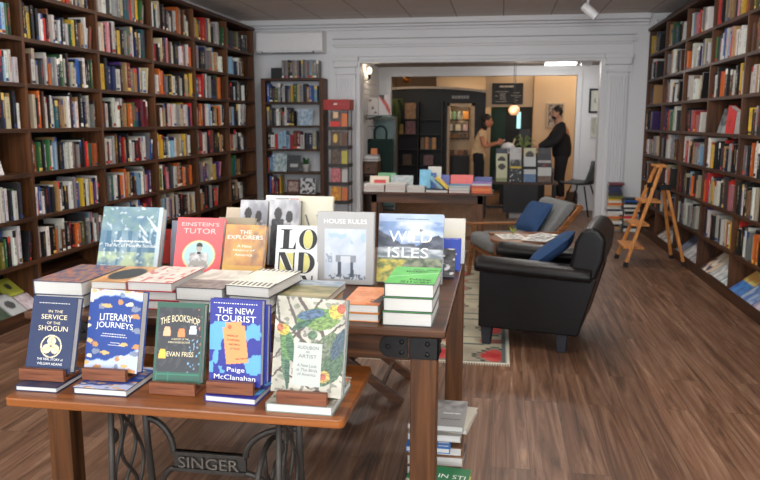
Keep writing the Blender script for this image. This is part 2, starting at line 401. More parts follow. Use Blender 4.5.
PAL = dict(w=(S(226,224,218), 'white'), c=(S(206,190,158), 'cream'), g=(S(140,140,140), 'grey'), k=(S(26,25,27), 'black'), h=(S(62,60,62), 'charcoal'),
  n=(S(32,40,82), 'navy'), b=(S(44,98,180), 'blue'), l=(S(142,182,208), 'pale-blue'), t=(S(24,92,104), 'teal'), e=(S(52,108,60), 'green'), o=(S(116,112,44), 'olive'),
  r=(S(206,44,36), 'red'), m=(S(112,30,42), 'maroon'), a=(S(220,110,40), 'orange'), y=(S(232,190,60), 'yellow'), d=(S(98,60,38), 'brown'), s=(S(182,140,92), 'tan'),
  p=(S(88,58,130), 'purple'), i=(S(214,140,150), 'pink'))
LROWS = {(1,1):"akykkwrrkdgkwwnwgeykswwd", (1,2):"ddhwkwasnkewgcwbbwkwea", (1,3):"dcsakdwkwwtkswkdbwsngwg", (1,4):"maekewllsknkwwkdgwrretadws", (1,5):"wrbwknkwdswwkwgkbywmypwkw", (1,6):"gwwaakwdkikaaoglkiwnwrr",
 (0,1):"kgwtkgdklksktkbleke", (0,2):"wgkdwkgmrrdbknlww", (0,3):"sgwkeabaabbkncscw", (0,5):"wgsgkwgswkwwbwkwee", (0,6):"akwgkbkyykweoekakk",
 (2,0):"aswwggscttrcyeg", (2,1):"swcniwyygewgnswtt", (2,2):"nyknnwkpsmsnpw", (2,3):"adkwwwksaretbmm", (2,4):"wwwkdnrkwkmiwbb", (2,5):"ttekaaskllwgip", (2,6):"kdarmkwnkm",
 (3,0):"wgtwskggwiwasdg", (3,1):"erwmmidwwlnkwawa", (3,2):"wwaakngykwwkwy", (3,3):"kdwyckwawlwywnr", (3,4):"wryynllnpsgygww", (3,5):"yekmikwakaadaa",
 (4,0):"kgyydrrtkgwhhe", (4,1):"kgkngggsww", (4,2):"btrrtwkgkea", (4,3):"aaarwlksxkan".replace('x',''), (4,4):"emrwwkmdks", (4,5):"dgppgccypi", (4,6):"dswkgwkrr",
 (5,0):"hehhehhkh", (5,1):"wllnwnwd", (5,2):"nknwkgwk", (5,3):"lwlkkwkw", (5,4):"mrkwkwk", (5,5):"wketeks", (5,6):"nhtcdwk"}
RROWS = {(3,0):"ywldirkgw", (3,1):"akswsnnhbw", (3,2):"khwwswwc", (3,3):"kkhkirri", (3,4):"wmrgksgwl", (3,5):"kmwkclkasc", (3,6):"gkwogwkg",
 (2,0):"mrwgssieyab", (2,1):"enbwnlirrswgww", (2,2):"kwkaaedewwey", (2,4):"wwayktrkswwkwm", (2,5):"arbnnywkkrriw", (2,6):"ppwwkwlcawyy",
 (1,0):"okgdtks", (1,1):"ddkwsgw", (1,2):"wswwkgsd", (1,3):"yskwkwkwgk", (1,4):"ggwakwwkw", (1,5):"kgwksrwkgwrih", (1,6):"rkkgwkwwaakgr",
 (4,0):"siwegtgkw", (4,1):"gkssgkhd", (4,2):"ddkgwkwk", (4,3):"nprkrewwh", (4,4):"kgkwwgcd", (4,5):"kmgkwa", (5,0):"yyhk", (5,1):"kwwgk", (5,2):"nkks", (5,3):"skmkdp", (5,4):"wkkkg", (5,5):"gkhd"}
BOOKS = []
def fill_row(case, bay, row, seq, yfun, X, side, z, flip):
    """books side by side on a shelf; position a runs left to right as one faces the case"""
    rnd = random.Random(hash((case == 'L', bay, row)) % 99991 + 7*bay + row)
    seq = ''.join(c+(rnd.choice('wkkkwghkwc') if rnd.random() < .42 else '') for c in seq)
    inner = 1-UT-.02; a = .012 + rnd.random()*.02
    ths = [rnd.uniform(.018, .05)*(1.25 if c in 'rywtb' and rnd.random() < .3 else 1) for c in seq]
    want = inner*rnd.uniform(.86, .97); s = want/sum(ths); s = min(max(s, .72), 1.6); ths = [t*s for t in ths]
    n = len(seq); tot = sum(ths)
    hbase = rnd.uniform(.205, .235)
    leanfrom = n-rnd.randint(1, 2) if rnd.random() < .45 and tot < inner*.9 else n
    rowlean = -rnd.uniform(.12, .2)
    for q, (c, t) in enumerate(zip(seq, ths)):
        if a+t > inner: break
        hgt = min(.272, hbase*rnd.choice((.82, .9, .95, 1, 1, 1.05, 1.12, 1.2)))
        dep = rnd.uniform(.13, .19)
        rec = rnd.uniform(.012, .05)
        lean = 0
        if q >= leanfrom: lean = rowlean; a += .004
        BOOKS.append(dict(case=case, bay=bay, row=row, q=q, a=a, t=t, h=hgt, d=dep, rec=rec, lean=lean, c=c, X=X, side=side, z=z, flip=flip, y0=yfun(bay), seed=rnd.random(), n=n))
        a += t/math.cos(lean)+.0012 + (hgt*abs(math.sin(lean))*1.02 if lean and q == n-1 else 0)
RNDSEQ = "wwwwgggcckkkkkhhnbltersmayydps"
def rseq(rnd, k): return ''.join(rnd.choice(RNDSEQ) for _ in range(k))
_r = random.Random(5)
SPECIAL = {('L', 0, 4), ('R', 2, 3)}
for bay in range(-1, 6):
    for row in range(0, 7):
        if ('L', bay, row) in SPECIAL: continue
        seq = LROWS.get((bay, row)) or rseq(_r, _r.randint(18, 24) if bay < 3 else _r.randint(13, 18))
        fill_row('L', bay, row, seq, lambda i: LY0+i+UT/2, LX, -1, LZ3-(row-3)*PITCHZ, False)
        seq = RROWS.get((bay, row)) or rseq(_r, _r.randint(10, 15) if bay < 4 else _r.randint(6, 10))
        if ('R', bay, row) in SPECIAL: continue
        fill_row('R', bay, row, seq, lambda i: RY0+i+1-UT/2, RX, 1, RZ3-(row-3)*PITCHZ, True)

# low bookcase on the far wall, at the corner
FX0, FX1, FY = -3.32, -2.425, 10.05
root = thing('low_bookcase', 'narrow dark bookcase without a back under the white air conditioner', 'bookcase', Matrix.Translation((FX0, FY, 0)))
FW = FX1-FX0; FZ = [2.04, 1.715, 1.39, 1.065, .74, .43, .10]
for x in (0, FW-.06):
    mb = MB(); mb.box(x, x+.06, 0, .27, 0, FZ[0]-.02); mb.build('upright', CASE_W, root, bevel=.003)
for z in FZ:
    mb = MB(); mb.box(0 if z == FZ[0] else .06, FW if z == FZ[0] else FW-.06, 0, .27, z-.03, z); mb.build('shelf', wood('case_shelf_x', S(42, 26, 15), S(88, 57, 34), 'X', 5, .5), root, bevel=.002)
for row, seq in ((1, "bnhegkwkgyecgksbbl"), (2, "ghkgwwkgwnkkh"), (3, "kwrlllrdmwkngh"), (4, "abblbk"), (5, "nbarpgmryk"), (6, "wkgrbswkgnakw")):
    x = .075; rnd = random.Random(row)
    stop = {2: .47, 3: FW-.08, 4: .14, 5: .27}.get(row, FW-.08)
    k = len(seq); base = (stop-x)/k
    for q, c in enumerate(seq):
        t = base*rnd.uniform(.8, 1.15)
        if x+t > stop: break
        BOOKS.append(dict(case='F', bay=0, row=row, q=q, a=x, t=t, h=rnd.uniform(.19, .26), d=.15, rec=rnd.uniform(.01, .05), lean=0, c=c, X=FX0, side=0, z=FZ[row], flip=False, y0=FY, seed=rnd.random(), n=k))
        x += t+.001
# grey volumes on top of it
x = .30; rnd = random.Random(3)
for q in range(17):
    t = rnd.uniform(.024, .034)
    BOOKS.append(dict(case='F', bay=0, row=0, q=q, a=x, t=t, h=rnd.uniform(.235, .25), d=.16, rec=.03, lean=0, c=rnd.choice('gghglggkg'), X=FX0, side=0, z=FZ[0], flip=False, y0=FY, seed=rnd.random(), n=17)); x += t+.001
# ------------------------------------------------------------------ display tables
TW = wood('table_wood', S(46, 26, 13), S(102, 62, 34), 'X', 5, .4); TWY = wood('table_wood_y', S(46, 26, 13), S(102, 62, 34), 'Y', 5, .4); TWZ = wood('table_wood_z', S(54, 31, 14), S(116, 71, 35), 'Z', 5, .42)
IRON = plain('black_iron', S(24, 23, 23), .5, .4, bump=.2); CAST = plain('worn_cast_iron', S(58, 53, 48), .55, .35, bump=.25)
TZ = .80
TX0, TX1, TY0, TY1 = -1.612, -.152, 2.235, 3.735
t = thing('display_table', 'tall dark wooden table with black iron corner brackets, heaped with display books', 'table', (TX0, TY0, 0))
w, d = TX1-TX0, TY1-TY0
mb = MB(); mb.box(0, w, 0, d, TZ-.028, TZ); mb.build('tabletop', TW, t, bevel=.006)
for x in (.036, w-.03-.086):
    for y in (.035, d-.115): 
        if y > .1 and x > .5: x += .022
        mb = MB(); mb.box(x, x+.086, y, y+.08, 0, TZ-.03); mb.build('leg', TWZ, t, bevel=.004)
for y in (.045, d-.075):
    mb = MB(); mb.box(.124, w-.117, y, y+.028, TZ-.118, TZ-.03); mb.build('apron', TW, t, bevel=.003)
for x in (.05, w-.09):
    mb = MB(); mb.box(x, x+.028, .116, d-.116, TZ-.118, TZ-.03); mb.build('apron', TWY, t, bevel=.003)
for sx, x in ((-1, .036), (1, w-.03)):
    mb = MB()
    # plate round the corner: front wing with a rounded end, side wing
    f = .028
    x1 = x+.006*sx; ins = x-.175*sx; pts = []
    z0, z1 = TZ-.108, TZ-.036
    mb.box(min(x1, x-.088*sx), max(x1, x-.088*sx), f, f+.007, z0, z1)
    k = 10; poly = [(x-.096*sx, z0), (x-.155*sx, z0)]+[(x-.155*sx-sx*.034*math.sin(PI*j/k), (z0+z1)/2-.036*math.cos(PI*j/k)) for j in range(1, k)]+[(x-.155*sx, z1), (x-.096*sx, z1)]
    n = len(poly); mb.add([(a, f+.010, b) for a, b in poly]+[(a, f+.016, b) for a, b in poly], [tuple(range(n)), tuple(range(n, 2*n))[::-1]]+[(i, (i+1) % n, n+(i+1) % n, n+i) for i in range(n)])
    mb.box(min(x, x1), max(x, x1), f, f+.10, z0, z1)
    br = mb.build('corner_bracket', IRON, t, bevel=.0015)
    for dx, zz, yy in ((.03, .055, f), (.03, .09, f), (.115, .055, f+.01), (.115, .09, f+.01), (.16, .072, f+.01)):
        m2 = MB(); m2.ell((x-dx*sx, yy, TZ-zz), (.0085, .006, .0085), 10, 6); m2.build('bolt', IRON, br, smooth=True)
    for zz in (.055, .09):
        m2 = MB(); m2.ell((x1, f+.05, TZ-zz), (.006, .0085, .0085), 10, 6); m2.build('bolt', IRON, br, smooth=True)

# low sewing-machine table in front
SZ = .65
SX0, SX1, SY0, SY1 = -1.418, -.398, 1.842, 2.30
LIGHTW = wood('golden_oak_top', S(92, 50, 20), S(152, 88, 38), 'X', 4, .32, spec=.5)
t = thing('sewing_table', 'low golden oak table on a black cast iron treadle base, five books standing on it', 'table', (SX0, SY0, 0))
w, d = SX1-SX0, SY1-SY0
def rrect(x0, x1, y0, y1, r, k=6):
    out = []
    for cx, cy, a0 in ((x1-r, y1-r, 0), (x0+r, y1-r, PI/2), (x0+r, y0+r, PI), (x1-r, y0+r, 1.5*PI)):
        out += [(cx+r*math.cos(a0+PI/2*j/k), cy+r*math.sin(a0+PI/2*j/k)) for j in range(k+1)]
    return out
mb = MB(); mb.prism(rrect(0, w, 0, d, .02), SZ-.026, SZ); mb.build('tabletop', LIGHTW, t, bevel=.004)
def wavy(mb, x, ya, yb, z0, z1, ph, amp, r=.006, n=18):
    mb.tube([(x, ya+(yb-ya)*i/n+amp*math.sin(ph+i/n*2*PI*1.6), z1+(z0-z1)*i/n) for i in range(n+1)], r, 8)
for nm, x in (('treadle_frame', -1.115-SX0), ('treadle_frame', -.60-SX0)):
    mb = MB(); yf, yb = .045, .265
    mb.tube([(x, yf+.02, SZ-.03), (x, yf+.005, .4), (x, yf-.03, .12), (x, yf-.05, .04)], [.009, .010, .011, .013], 8)
    mb.tube([(x, yb, SZ-.03), (x, yb+.012, .4), (x, yb+.05, .12), (x, yb+.07, .04)], [.011, .012, .012, .014], 8)
    mb.box(x-.018, x+.018, yf-.01, yb+.03, SZ-.042, SZ-.027)
    wavy(mb, x, yf+.05, yf+.05, .12, SZ-.04, 0, .03); wavy(mb, x, yb-.05, yb-.05, .12, SZ-.04, PI, .03)
    wavy(mb, x, .155, .155, .12, SZ-.04, PI*.5, .045); wavy(mb, x, .155, .155, .12, SZ-.04, PI*1.5, .045)
    mb.box(x-.012, x+.012, yf-.03, yb+.05, .10, .125)
    mb.ell((x, .075, SZ-.13), (.012, .02, .024), 10, 8); mb.ell((x, yb+.0, SZ-.05), (.02, .026, .026), 10, 8)
    for yy in (yf-.05, yb+.07): mb.ell((x, yy, .02), (.02, .03, .02), 10, 6)
    mb.build(nm, CAST, t, smooth=True)
mb = MB(); yb = .275; xl, xr = -1.115-SX0, -.60-SX0; xm0, xm1 = -1.025-SX0, -.80-SX0
zb0, zb1 = .322, .390
# x positions of the band between the curved arms
mb.box(xm0, xm1+.02, yb-.012, yb+.012, zb1-.012, zb1); mb.box(xm0, xm1+.02, yb-.012, yb+.012, zb0, zb0+.012); mb.box(xm0, xm1+.02, yb-.001, yb+.012, zb0, zb1)
for a, b_, s in ((xl, xm0, 1), (xr, xm1+.02, -1)):
    L_ = abs(b_-a)
    mb.tube([(a, yb, .50)]+[(a+(b_-a)*(math.sin(PI/2*i/8)), yb, zb1-.006+(.50-zb1)*(math.cos(PI/2*i/8))) for i in range(9)], .011, 8)
    mb.tube([(b_, yb, zb0+.006)]+[(b_-(b_-a)*.9*(i/8), yb, zb0+.006-.17*(i/8)**2) for i in range(1, 9)], .010, 8)
cb = mb.build('cross_brace', CAST, t, bevel=.001)
lettering('raised_name', [('SINGER', (xm0+xm1+.02)/2, (zb0+zb1)/2, .205, .038, 0)], None, 0, [plain('worn_iron_edge', S(104, 96, 88), .5, .35)])
ln = bpy.data.objects['raised_name']; ln.parent = cb; ln.matrix_basis = Matrix.Translation((0, yb-.0135, 0)) @ Matrix.Rotation(PI/2, 4, 'X')
md = ln.modifiers.new('solid', 'SOLIDIFY'); md.thickness = .010; md.offset = -1
# round drive wheel of the treadle inside the right frame
mb = MB(); mb.tube([(-.66-SX0, .16+.14*math.cos(2*PI*i/28), .36+.14*math.sin(2*PI*i/28)) for i in range(28)], .009, 8, closed=True)
for i in range(4): a = 2*PI*i/4+.4; mb.tube([(-.66-SX0, .16, .36), (-.66-SX0, .16+.07*math.cos(a+.25), .36+.07*math.sin(a+.25)), (-.66-SX0, .16+.135*math.cos(a), .36+.135*math.sin(a))], .007, 6)
mb.build('drive_wheel', CAST, t, smooth=True)

# ------------------------------------------------------------------ display books
def pages_mat():
    m, N, L, b = newmat('page_edges')
    tc = N.new('ShaderNodeTexCoord'); mp = N.new('ShaderNodeMapping'); mp.inputs['Scale'].default_value = (3, 3, 900); L.new(tc.outputs['Object'], mp.inputs['Vector'])
    n = N.new('ShaderNodeTexNoise'); n.inputs['Scale'].default_value = 1; n.inputs['Detail'].default_value = 3; L.new(mp.outputs['Vector'], n.inputs['Vector'])
    rp = N.new('ShaderNodeValToRGB'); rp.color_ramp.elements[0].color = (*S(190, 188, 182), 1); rp.color_ramp.elements[1].color = (*S(226, 224, 219), 1); L.new(n.outputs['Fac'], rp.inputs['Fac'])
    L.new(rp.outputs['Color'], b.inputs['Base Color']); b.inputs['Roughness'].default_value = .8
    return m
PAGES = pages_mat()
def cover(name, c, rough=.38): return plain('cover_'+name, c, rough, var=.05)
def display_book(name, label, M, w, h, t, cov, group=None, cat='book', art=None, nx=40, ny=56, text=None, mats=(INK_W,), pages=None, spine=None):
    """local frame: x across the cover from the spine, y up the cover, z out of the front cover"""
    root = thing(name, label, cat, M, group); b = .0026
    mb = MB(); mb.box(0, w, 0, h, 0, b); mb.box(0, w, 0, h, t-b, t); mb.box(0, b, 0, h, b, t-b)
    mb.build('cover', cov, root, bevel=.0008)
    mb = MB(); mb.box(b, w-.0045, .0035, h-.0035, b, t-b); mb.build('page_block', pages or PAGES, root)
    if art: 
        a = painted_grid('cover_art', w, h, nx, ny, art, root, z=t+.0003)
    if text: lettering('cover_lettering', text, root, t+.0009, list(mats))
    return root
def stand(BL, BR, TL, TR_, zvis, ext=0., tmax=26):
    """place a leaning book: its visible lower corners lie on height zvis, its top corners follow the sight lines. Returns matrix base, width, height"""
    A = onZ(*BL, zvis); B = onZ(*BR, zvis); u = (B-A); w = u.length; u.normalize()
    nb = Vector((-u.y, u.x, 0))
    best = None
    for k in range(0, 2*tmax+1):
        a = math.radians(2+k*.5); up = Vector((0, 0, math.cos(a)))+nb*math.sin(a); nn = u.cross(up)
        e = 0; hs = []
        for P, wx in ((TL, 0), (TR_, w)):
            r = ray(*P); s = nn.dot(A-EYE)/nn.dot(r); H = EYE+r*s-A; e += abs(H.dot(u)-wx); hs.append(H.dot(up))
        if best is None or e < best[0]: best = (e, a, up.copy(), nn.copy(), sum(hs)/2)
    e, a, up, nn, h = best
    A = A-up*ext; h += ext
    return A, u, up, nn, w, h, a
def mat4(u, up, nn, o): return Matrix(((u.x, up.x, nn.x, o.x), (u.y, up.y, nn.y, o.y), (u.z, up.z, nn.z, o.z), (0, 0, 0, 1)))
def nz(x, y, z=0., s=1.): return noise.noise(Vector((x*s, y*s, z)))
def fbm(x, y, z=0.): return noise.fractal(Vector((x, y, z)), 1., 2., 4)
def mixc(a, b, t): t = max(0, min(1, t)); return tuple(p+(q-p)*t for p, q in zip(a, b))

# -- cover prints
def art_navy(u, v):
    c = S(28, 44, 82); du, dv = (u-.52)*.145, (v-.335)*.225; r = math.hypot(du, dv)
    if r < .034: c = S(240, 226, 184)
    if r < .0305: c = S(38, 52, 86)
    for k in range(3):
        a = PI/2+2*PI*k/3; x, y = du-.0158*math.cos(a), dv-.0158*math.sin(a)
        if math.hypot(x, y) < .0135: c = S(238, 218, 172) if abs(-x*math.sin(a)+y*math.cos(a)) > .0012 else S(206, 170, 112)
    return c
_doodle = [((k % 6)/5.6+.03+.05*math.sin(k*2.3), (k//6)/6.4+.04+.04*math.cos(k*1.7), k) for k in range(42)]
def art_map(u, v):
    top = .90+.035*fbm(u*3, 1)-.05*math.cos(u*6.3)*(1 if u < .75 else .4); bot = .10+.20*u*u+.06*fbm(u*3, 7)
    c = S(28, 62, 136)
    if v > top: c = S(188, 197, 222)
    if v < bot: c = S(180, 190, 220)
    for cx, cy, k in _doodle:
        if .36 < cy < .74 and .18 < cx < .84: continue
        dx, dy = (u-cx)*.15, (v-cy)*.22
        if (dx/(.008+.003*(k % 3)))**2+(dy/(.0055+.002*(k % 2)))**2 < 1+.9*fbm(u*22, v*22, k): c = (S(206, 170, 108), S(186, 134, 82), S(224, 206, 170), S(120, 130, 150))[k % 4]
    if abs(v-top) < .008 or abs(v-bot) < .007: c = mixc(c, S(120, 150, 206), .6)
    return c
def art_shop(u, v):
    b = min(u, 1-u)*.15; bv = min(v, 1-v)*.23
    if b < .007 or v > .94: return S(18, 78, 58)
    if v < .14: return S(28, 110, 84) if (.10 < v < .125 or u < .07 or .3 < u < .33) else S(20, 78, 60)
    c = S(34, 37, 42)
    if fbm(u*9, v*9) > .25: c = S(52, 54, 58)
    for cx, cy, col in ((.24, .64, S(238, 170, 130)), (.54, .625, S(230, 130, 70)), (.78, .665, S(208, 218, 232)), (.17, .36, S(238, 180, 60))):
        if abs(u-cx) < .075*(1-max(0, (v-cy)*6)) and abs(v-cy) < .055: c = col
    if u > .7 and v < .55 and nz(u*30, v*30) > .42: c = S(120, 176, 214)
    if u > .78 and v > .3 and nz(u*28, v*28, 5) > .48: c = S(196, 120, 90)
    return c
def art_world(u, v):
    c = S(38, 44, 138)
    f = fbm(u*2.6+2.2, v*2.9+.4, 3.1)
    if (.14 < v < .74) and (f > .05 or (u < .3 and .4 < v < .7 and f > -.15) or (.72 < u < .97 and .42 < v < .74 and f > -.2)): c = S(92, 160, 206)
    if (u-.12)**2*2+(v-.32)**2 < .006+.004*(f): c = S(92, 160, 206)
    if v < .1 and f < .2: c = S(38, 44, 138)
    a = .13; x, y = (u-.5)*.153, (v-.50)*.232; xr, yr = x*math.cos(a)+y*math.sin(a), -x*math.sin(a)+y*math.cos(a)
    if abs(xr) < .033 and abs(yr) < .056 and not (yr > .044 and abs(xr) > .024):
        c = S(236, 150, 92)
        if math.hypot(xr+.012, yr-.043) < .006: c = S(200, 90, 60)
        if abs(yr+.044) < .0016 and xr > -.005: c = S(150, 90, 60)
    return c
_bird_shapes = [  # cx, cy, rx, ry, angle, colour: tails, bodies, wings, heads, drawn in this order
 (.80, .42, .34, .16, 1.25, (108, 128, 92)), (.86, .30, .30, .10, 1.0, (84, 112, 84)), (.62, .46, .20, .10, .5, (122, 132, 108)), (.93, .55, .24, .06, 1.2, (74, 96, 110)),
 (.17, .36, .05, .24, .12, (92, 132, 96)), (.22, .24, .035, .20, .05, (66, 100, 84)), (.20, .50, .10, .17, .2, (104, 148, 86)), (.25, .46, .06, .14, .25, (76, 118, 84)),
 (.60, .80, .30, .10, .18, (112, 156, 84)), (.52, .83, .20, .05, .25, (84, 112, 142)), (.70, .74, .22, .06, .3, (128, 160, 86)), (.40, .72, .16, .035, .5, (66, 104, 84)),
 (.13, .655, .085, .062, 0, (220, 196, 84)), (.08, .675, .05, .045, 0, (206, 116, 80)), (.86, .875, .10, .075, 0, (224, 202, 92)), (.93, .91, .06, .05, 0, (206, 106, 76)),
 (.74, .20, .085, .062, 0, (206, 176, 96)), (.73, .20, .045, .035, 0, (186, 96, 70)), (.55, .62, .07, .05, .3, (96, 128, 96))]
_twigs = [(.0, .20, .185, .06, .0036), (.03, .255, .13, .0, .0044), (.0, .09, .08, .18, .003), (.06, .255, .16, .12, .0048), (.02, .14, .0, .255, .003), (.11, .0, .185, .12, .0035), (.05, .16, .12, .25, .003), (.0, .04, .06, .10, .003), (.10, .12, .185, .20, .0028), (.02, .06, .10, .02, .003)]
def art_birds(u, v):
    c = mixc(S(196, 190, 174), S(160, 156, 142), .5+1.2*fbm(u*3, v*3))
    x, y = u*.185, v*.255
    if nz(x*80, y*80, 2) > .30: c = mixc(c, S(98, 92, 86), .75)
    if nz(x*46, y*60, 7) > .36: c = mixc(c, S(120, 128, 108), .8)
    for (x0, y0, x1, y1, r) in _twigs:
        dx, dy = x1-x0, y1-y0; t = max(0, min(1, ((x-x0)*dx+(y-y0)*dy)/(dx*dx+dy*dy)))
        if math.hypot(x-x0-t*dx, y-y0-t*dy+.006*fbm(t*6, x0*40)) < r: c = S(84, 74, 68)
    for cx, cy, rx, ry, a, col in _bird_shapes:
        ca, sa = math.cos(a), math.sin(a); dx, dy = (u-cx)*.72, v-cy; p, q = dx*ca+dy*sa, -dx*sa+dy*ca
        if (p/(rx*.72))**2+(q/ry)**2 < 1+.25*fbm(u*9, v*9, cx): 
            f = .5+1.0*fbm(p*26, q*70, cx); c = mixc(S(*col), S(*[k*.62 for k in col]), f)
    return c
def art_forest(u, v):
    c = mixc(S(138, 164, 176), S(98, 130, 150), .5+1.1*fbm(u*3, v*3))
    if v > .62: c = mixc(c, S(120, 150, 146), .4+fbm(u*8, v*8, 3))
    if .1 < v < .62 and nz(u*11, v*1.2, 9) > .12: c = mixc(c, S(60, 104, 132), .7)
    if v < .3: c = mixc(c, S(178, 196, 160), .5+1.4*fbm(u*5, v*6, 6))
    if nz(u*16, v*16, 1) > .42: c = mixc(c, S(214, 222, 226), .6)
    if u > .62 and v > .4 and nz((u+v)*16, (u-v)*2.2, 4) > .28: c = mixc(c, S(226, 232, 236), .75)
    if u > .93: c = S(190, 206, 214)
    return c
def art_portrait(u, v):
    c = S(232, 100, 104); x, y = (u-.52)*.165, (v-.34)*.22; r = math.hypot(x, y)
    if r < .058: c = S(240, 216, 160)
    if r < .052: c = S(176, 216, 214)
    if r < .058:
        if math.hypot(x*1.2, y-.028) < .013: c = S(176, 168, 160)
        if math.hypot(x*1.1, y-.037) < .0125 and y > .033: c = S(60, 56, 54)
        if abs(x) < .034-.2*max(0, y) and y < .012: c = mixc(S(216, 214, 212), S(150, 150, 150), .5+1.2*fbm(x*60, y*60))
        if abs(x) < .006 and .006 < y < .014: c = S(40, 40, 42)
        if abs(y+.03) < .008 and abs(x) < .03: c = S(168, 164, 158)
    return c
def art_ochre(u, v):
    c = mixc(S(212, 166, 98), S(188, 132, 90), .5+1.2*fbm(u*2.5, v*3, 2))
    if u > .7: c = mixc(c, S(150, 120, 100), .4+fbm(u*6, v*6))
    if v < .25: c = mixc(c, S(222, 178, 88), .7)
    return c
def art_rooms(u, v):
    c = S(172, 170, 168)
    if .13 < u < .87 and .07 < v < .77:
        c = mixc(S(206, 212, 220), S(184, 194, 208), .5+fbm(u*4, v*4))
        if .33 < u < .70 and .31 < v < .40: c = S(140, 146, 154)
        if .42 < u < .60 and .30 < v < .39 : c = S(206, 210, 216)
        for cx in (.40, .62):
            if abs(u-cx) < .030+.05*max(0, .2-v) and .10 < v < .31: c = S(74, 82, 94)
        if v < .14 and u > .2 and nz(u*30, v*20) > .05: c = S(110, 118, 130)
        if .56 < v < .70 and nz(u*8, v*8, 4) > .2: c = S(168, 190, 206)
        if .15 < u < .27 and .3 < v < .42 and nz(u*18, v*18, 8) > 0: c = S(150, 158, 170)
    return c
def art_isles(u, v):
    c = mixc(S(120, 146, 186), S(200, 210, 226), .45+1.5*fbm(u*2.5, v*5, 1))
    if v > .88: c = mixc(c, S(176, 192, 218), .7)
    hill = .76-.55*abs(u-.0) if u < .34 else (.70-.5*abs(u-.92) if u > .58 else .56)
    hill += .02*fbm(u*9, 2)
    if v < hill: c = mixc(S(92, 98, 112), S(58, 64, 78), .5+1.2*fbm(u*6, v*9))
    if v < .50+.02*math.sin(u*5): c = mixc(S(110, 122, 130), S(190, 196, 200), .4+1.2*fbm(u*5, v*16))
    if v < .36: c = mixc(S(82, 92, 76), S(140, 146, 120), .5+1.3*fbm(u*9, v*14, 3))
    if v < .33 and u < .42+.1*fbm(v*9, 3): c = mixc(S(112, 122, 70), S(204, 186, 80), .5+1.3*fbm(u*9, v*14, 3))
    if math.hypot((u-.66)*1.0, (v-.76)*1.4) < .03 and nz(u*50, v*50) > -.3: c = S(46, 46, 54)
    return c
def art_photo(seed):
    def f(u, v):
        c = mixc(S(206, 206, 208), S(140, 140, 146), .5+1.2*fbm(u*2, v*2, seed))
        for cx, hh, r, col in ((.30, .78, .13, S(46, 46, 50)), (.68, .74, .12, S(206, 206, 208))):
            if abs(u-cx) < .24-.25*max(0, v-hh+.25) and v < hh-.07: c = mixc(col, S(80, 80, 84), .3+fbm(u*6, v*9, seed))
            if math.hypot((u-cx)*1.0, (v-hh)*1.3) < r: c = S(52, 50, 50)
        return c
    return f
def art_flat(c0, c1, sc=4, seed=0): return lambda u, v: mixc(c0, c1, .5+1.3*fbm(u*sc, v*sc, seed))

# -- the five books on the low table, each in a wooden block, a flat copy beneath
BLOCK = wood('block_wood', S(92, 50, 32), S(150, 92, 62), 'X', 14, .45)
def block(label, x0, x1, yf, z, rz=0):
    t = thing('book_stand', label, 'book stand', TR((x0+x1)/2, yf, z, rz), 'wooden blocks that hold the five books')
    w = (x1-x0)/2
    mb = MB(); mb.box(-w, w, 0, .017, 0, .036); mb.build('front_lip', BLOCK, t, bevel=.0015)
    mb = MB(); mb.box(-w, w, .017, .088, 0, .009); mb.build('base', BLOCK, t, bevel=.001)
    return t
def flat(name, label, x0, y0, z, w, d, t, rz, cov, **k):
    return display_book(name, label, TR(x0, y0, z, rz), w, d, t, cov, **k)
def upright(name, label, px, zbase, t, cov, ext=0, zv=None, **k):
    A, u, up, nn, w, h, a = stand(*px, zv if zv is not None else zbase, ext)
    lift = nn.z*t/up.z+.0008; A = A - nn*t + up*lift; h -= lift
    tx = k.pop('text', None)
    if tx: k['text'] = [(s[0], s[1]*w, s[2]*h, s[3]*w, s[4]*h)+tuple(s[5:6])+((s[6]*h,) if len(s) > 6 else ()) for s in tx]
    r = display_book(name, label, mat4(u, up, nn, A), w, h, t, cov, **k)
    return r, A, w, h, a
NAVY = cover('navy', S(26, 40, 76)); BLUE = cover('map_blue', S(28, 60, 130)); GREENC = cover('shop_green', S(16, 72, 54)); ROYAL = cover('royal_blue', S(38, 42, 132)); SAGE = cover('bird_grey', S(120, 132, 126))
G5 = 'face-out books on the low table'
FC = 'flat copies under the standing books'
LIP = .036
def lipped(ztop): return ztop+LIP
# flat copies
flat('flat_book', 'thin navy book lying under the book with a round gold crest', -1.418, 1.899, SZ, .137, .185, .017, .0, NAVY, group=FC, art=art_flat(S(30,42,78), S(60,60,76)), nx=12, ny=16)
flat('flat_book', 'blue-edged book lying under the pale map cover, second from the table end', -1.232, 1.904, SZ, .172, .205, .021, -.01, NAVY, group=FC, art=art_map)
flat('flat_book', 'pale book lying under the blue book with an orange luggage tag', -.824, 1.912, SZ, .158, .20, .020, -.06, ROYAL, group=FC, art=art_world, text=[('McClanahan', .079, .042, .12, .016, 0)])
flat('flat_book', 'white-edged book lying under the bird cover at the table corner', -.626, 1.868, SZ, .192, .245, .026, -.02, SAGE, group=FC, art=art_birds)
zI, zII, zIII, zIV, zV = SZ+.0185, SZ+.0225, SZ+.001, SZ+.0215, SZ+.0275
def std(label, px, zt, t, cov, **k):
    r, A, w, h, a = upright('standing_book', label, px, zt, t, cov, ext=.022, zv=lipped(zt)-.002, group=G5, **k)
    return r
std('navy blue book with a round gold crest standing at the table end', ((25.5,366),(70,369.5),(34,295),(79,298)), zI, .030, NAVY, art=art_navy, nx=72, ny=104, mats=(INK_W, INK_C),
    text=[('IN THE', .54, .80, .32, .035, 1), ('SERVICE', .52, .725, .58, .062, 1), ('OF THE', .52, .645, .30, .035, 1), ('SHOGUN', .52, .572, .66, .066, 1), ('THE REAL STORY of', .53, .165, .58, .030, 0), ('WILLIAM ADAMS', .53, .105, .56, .032, 0), ('=', .5, .91, .7, .012, 0)])
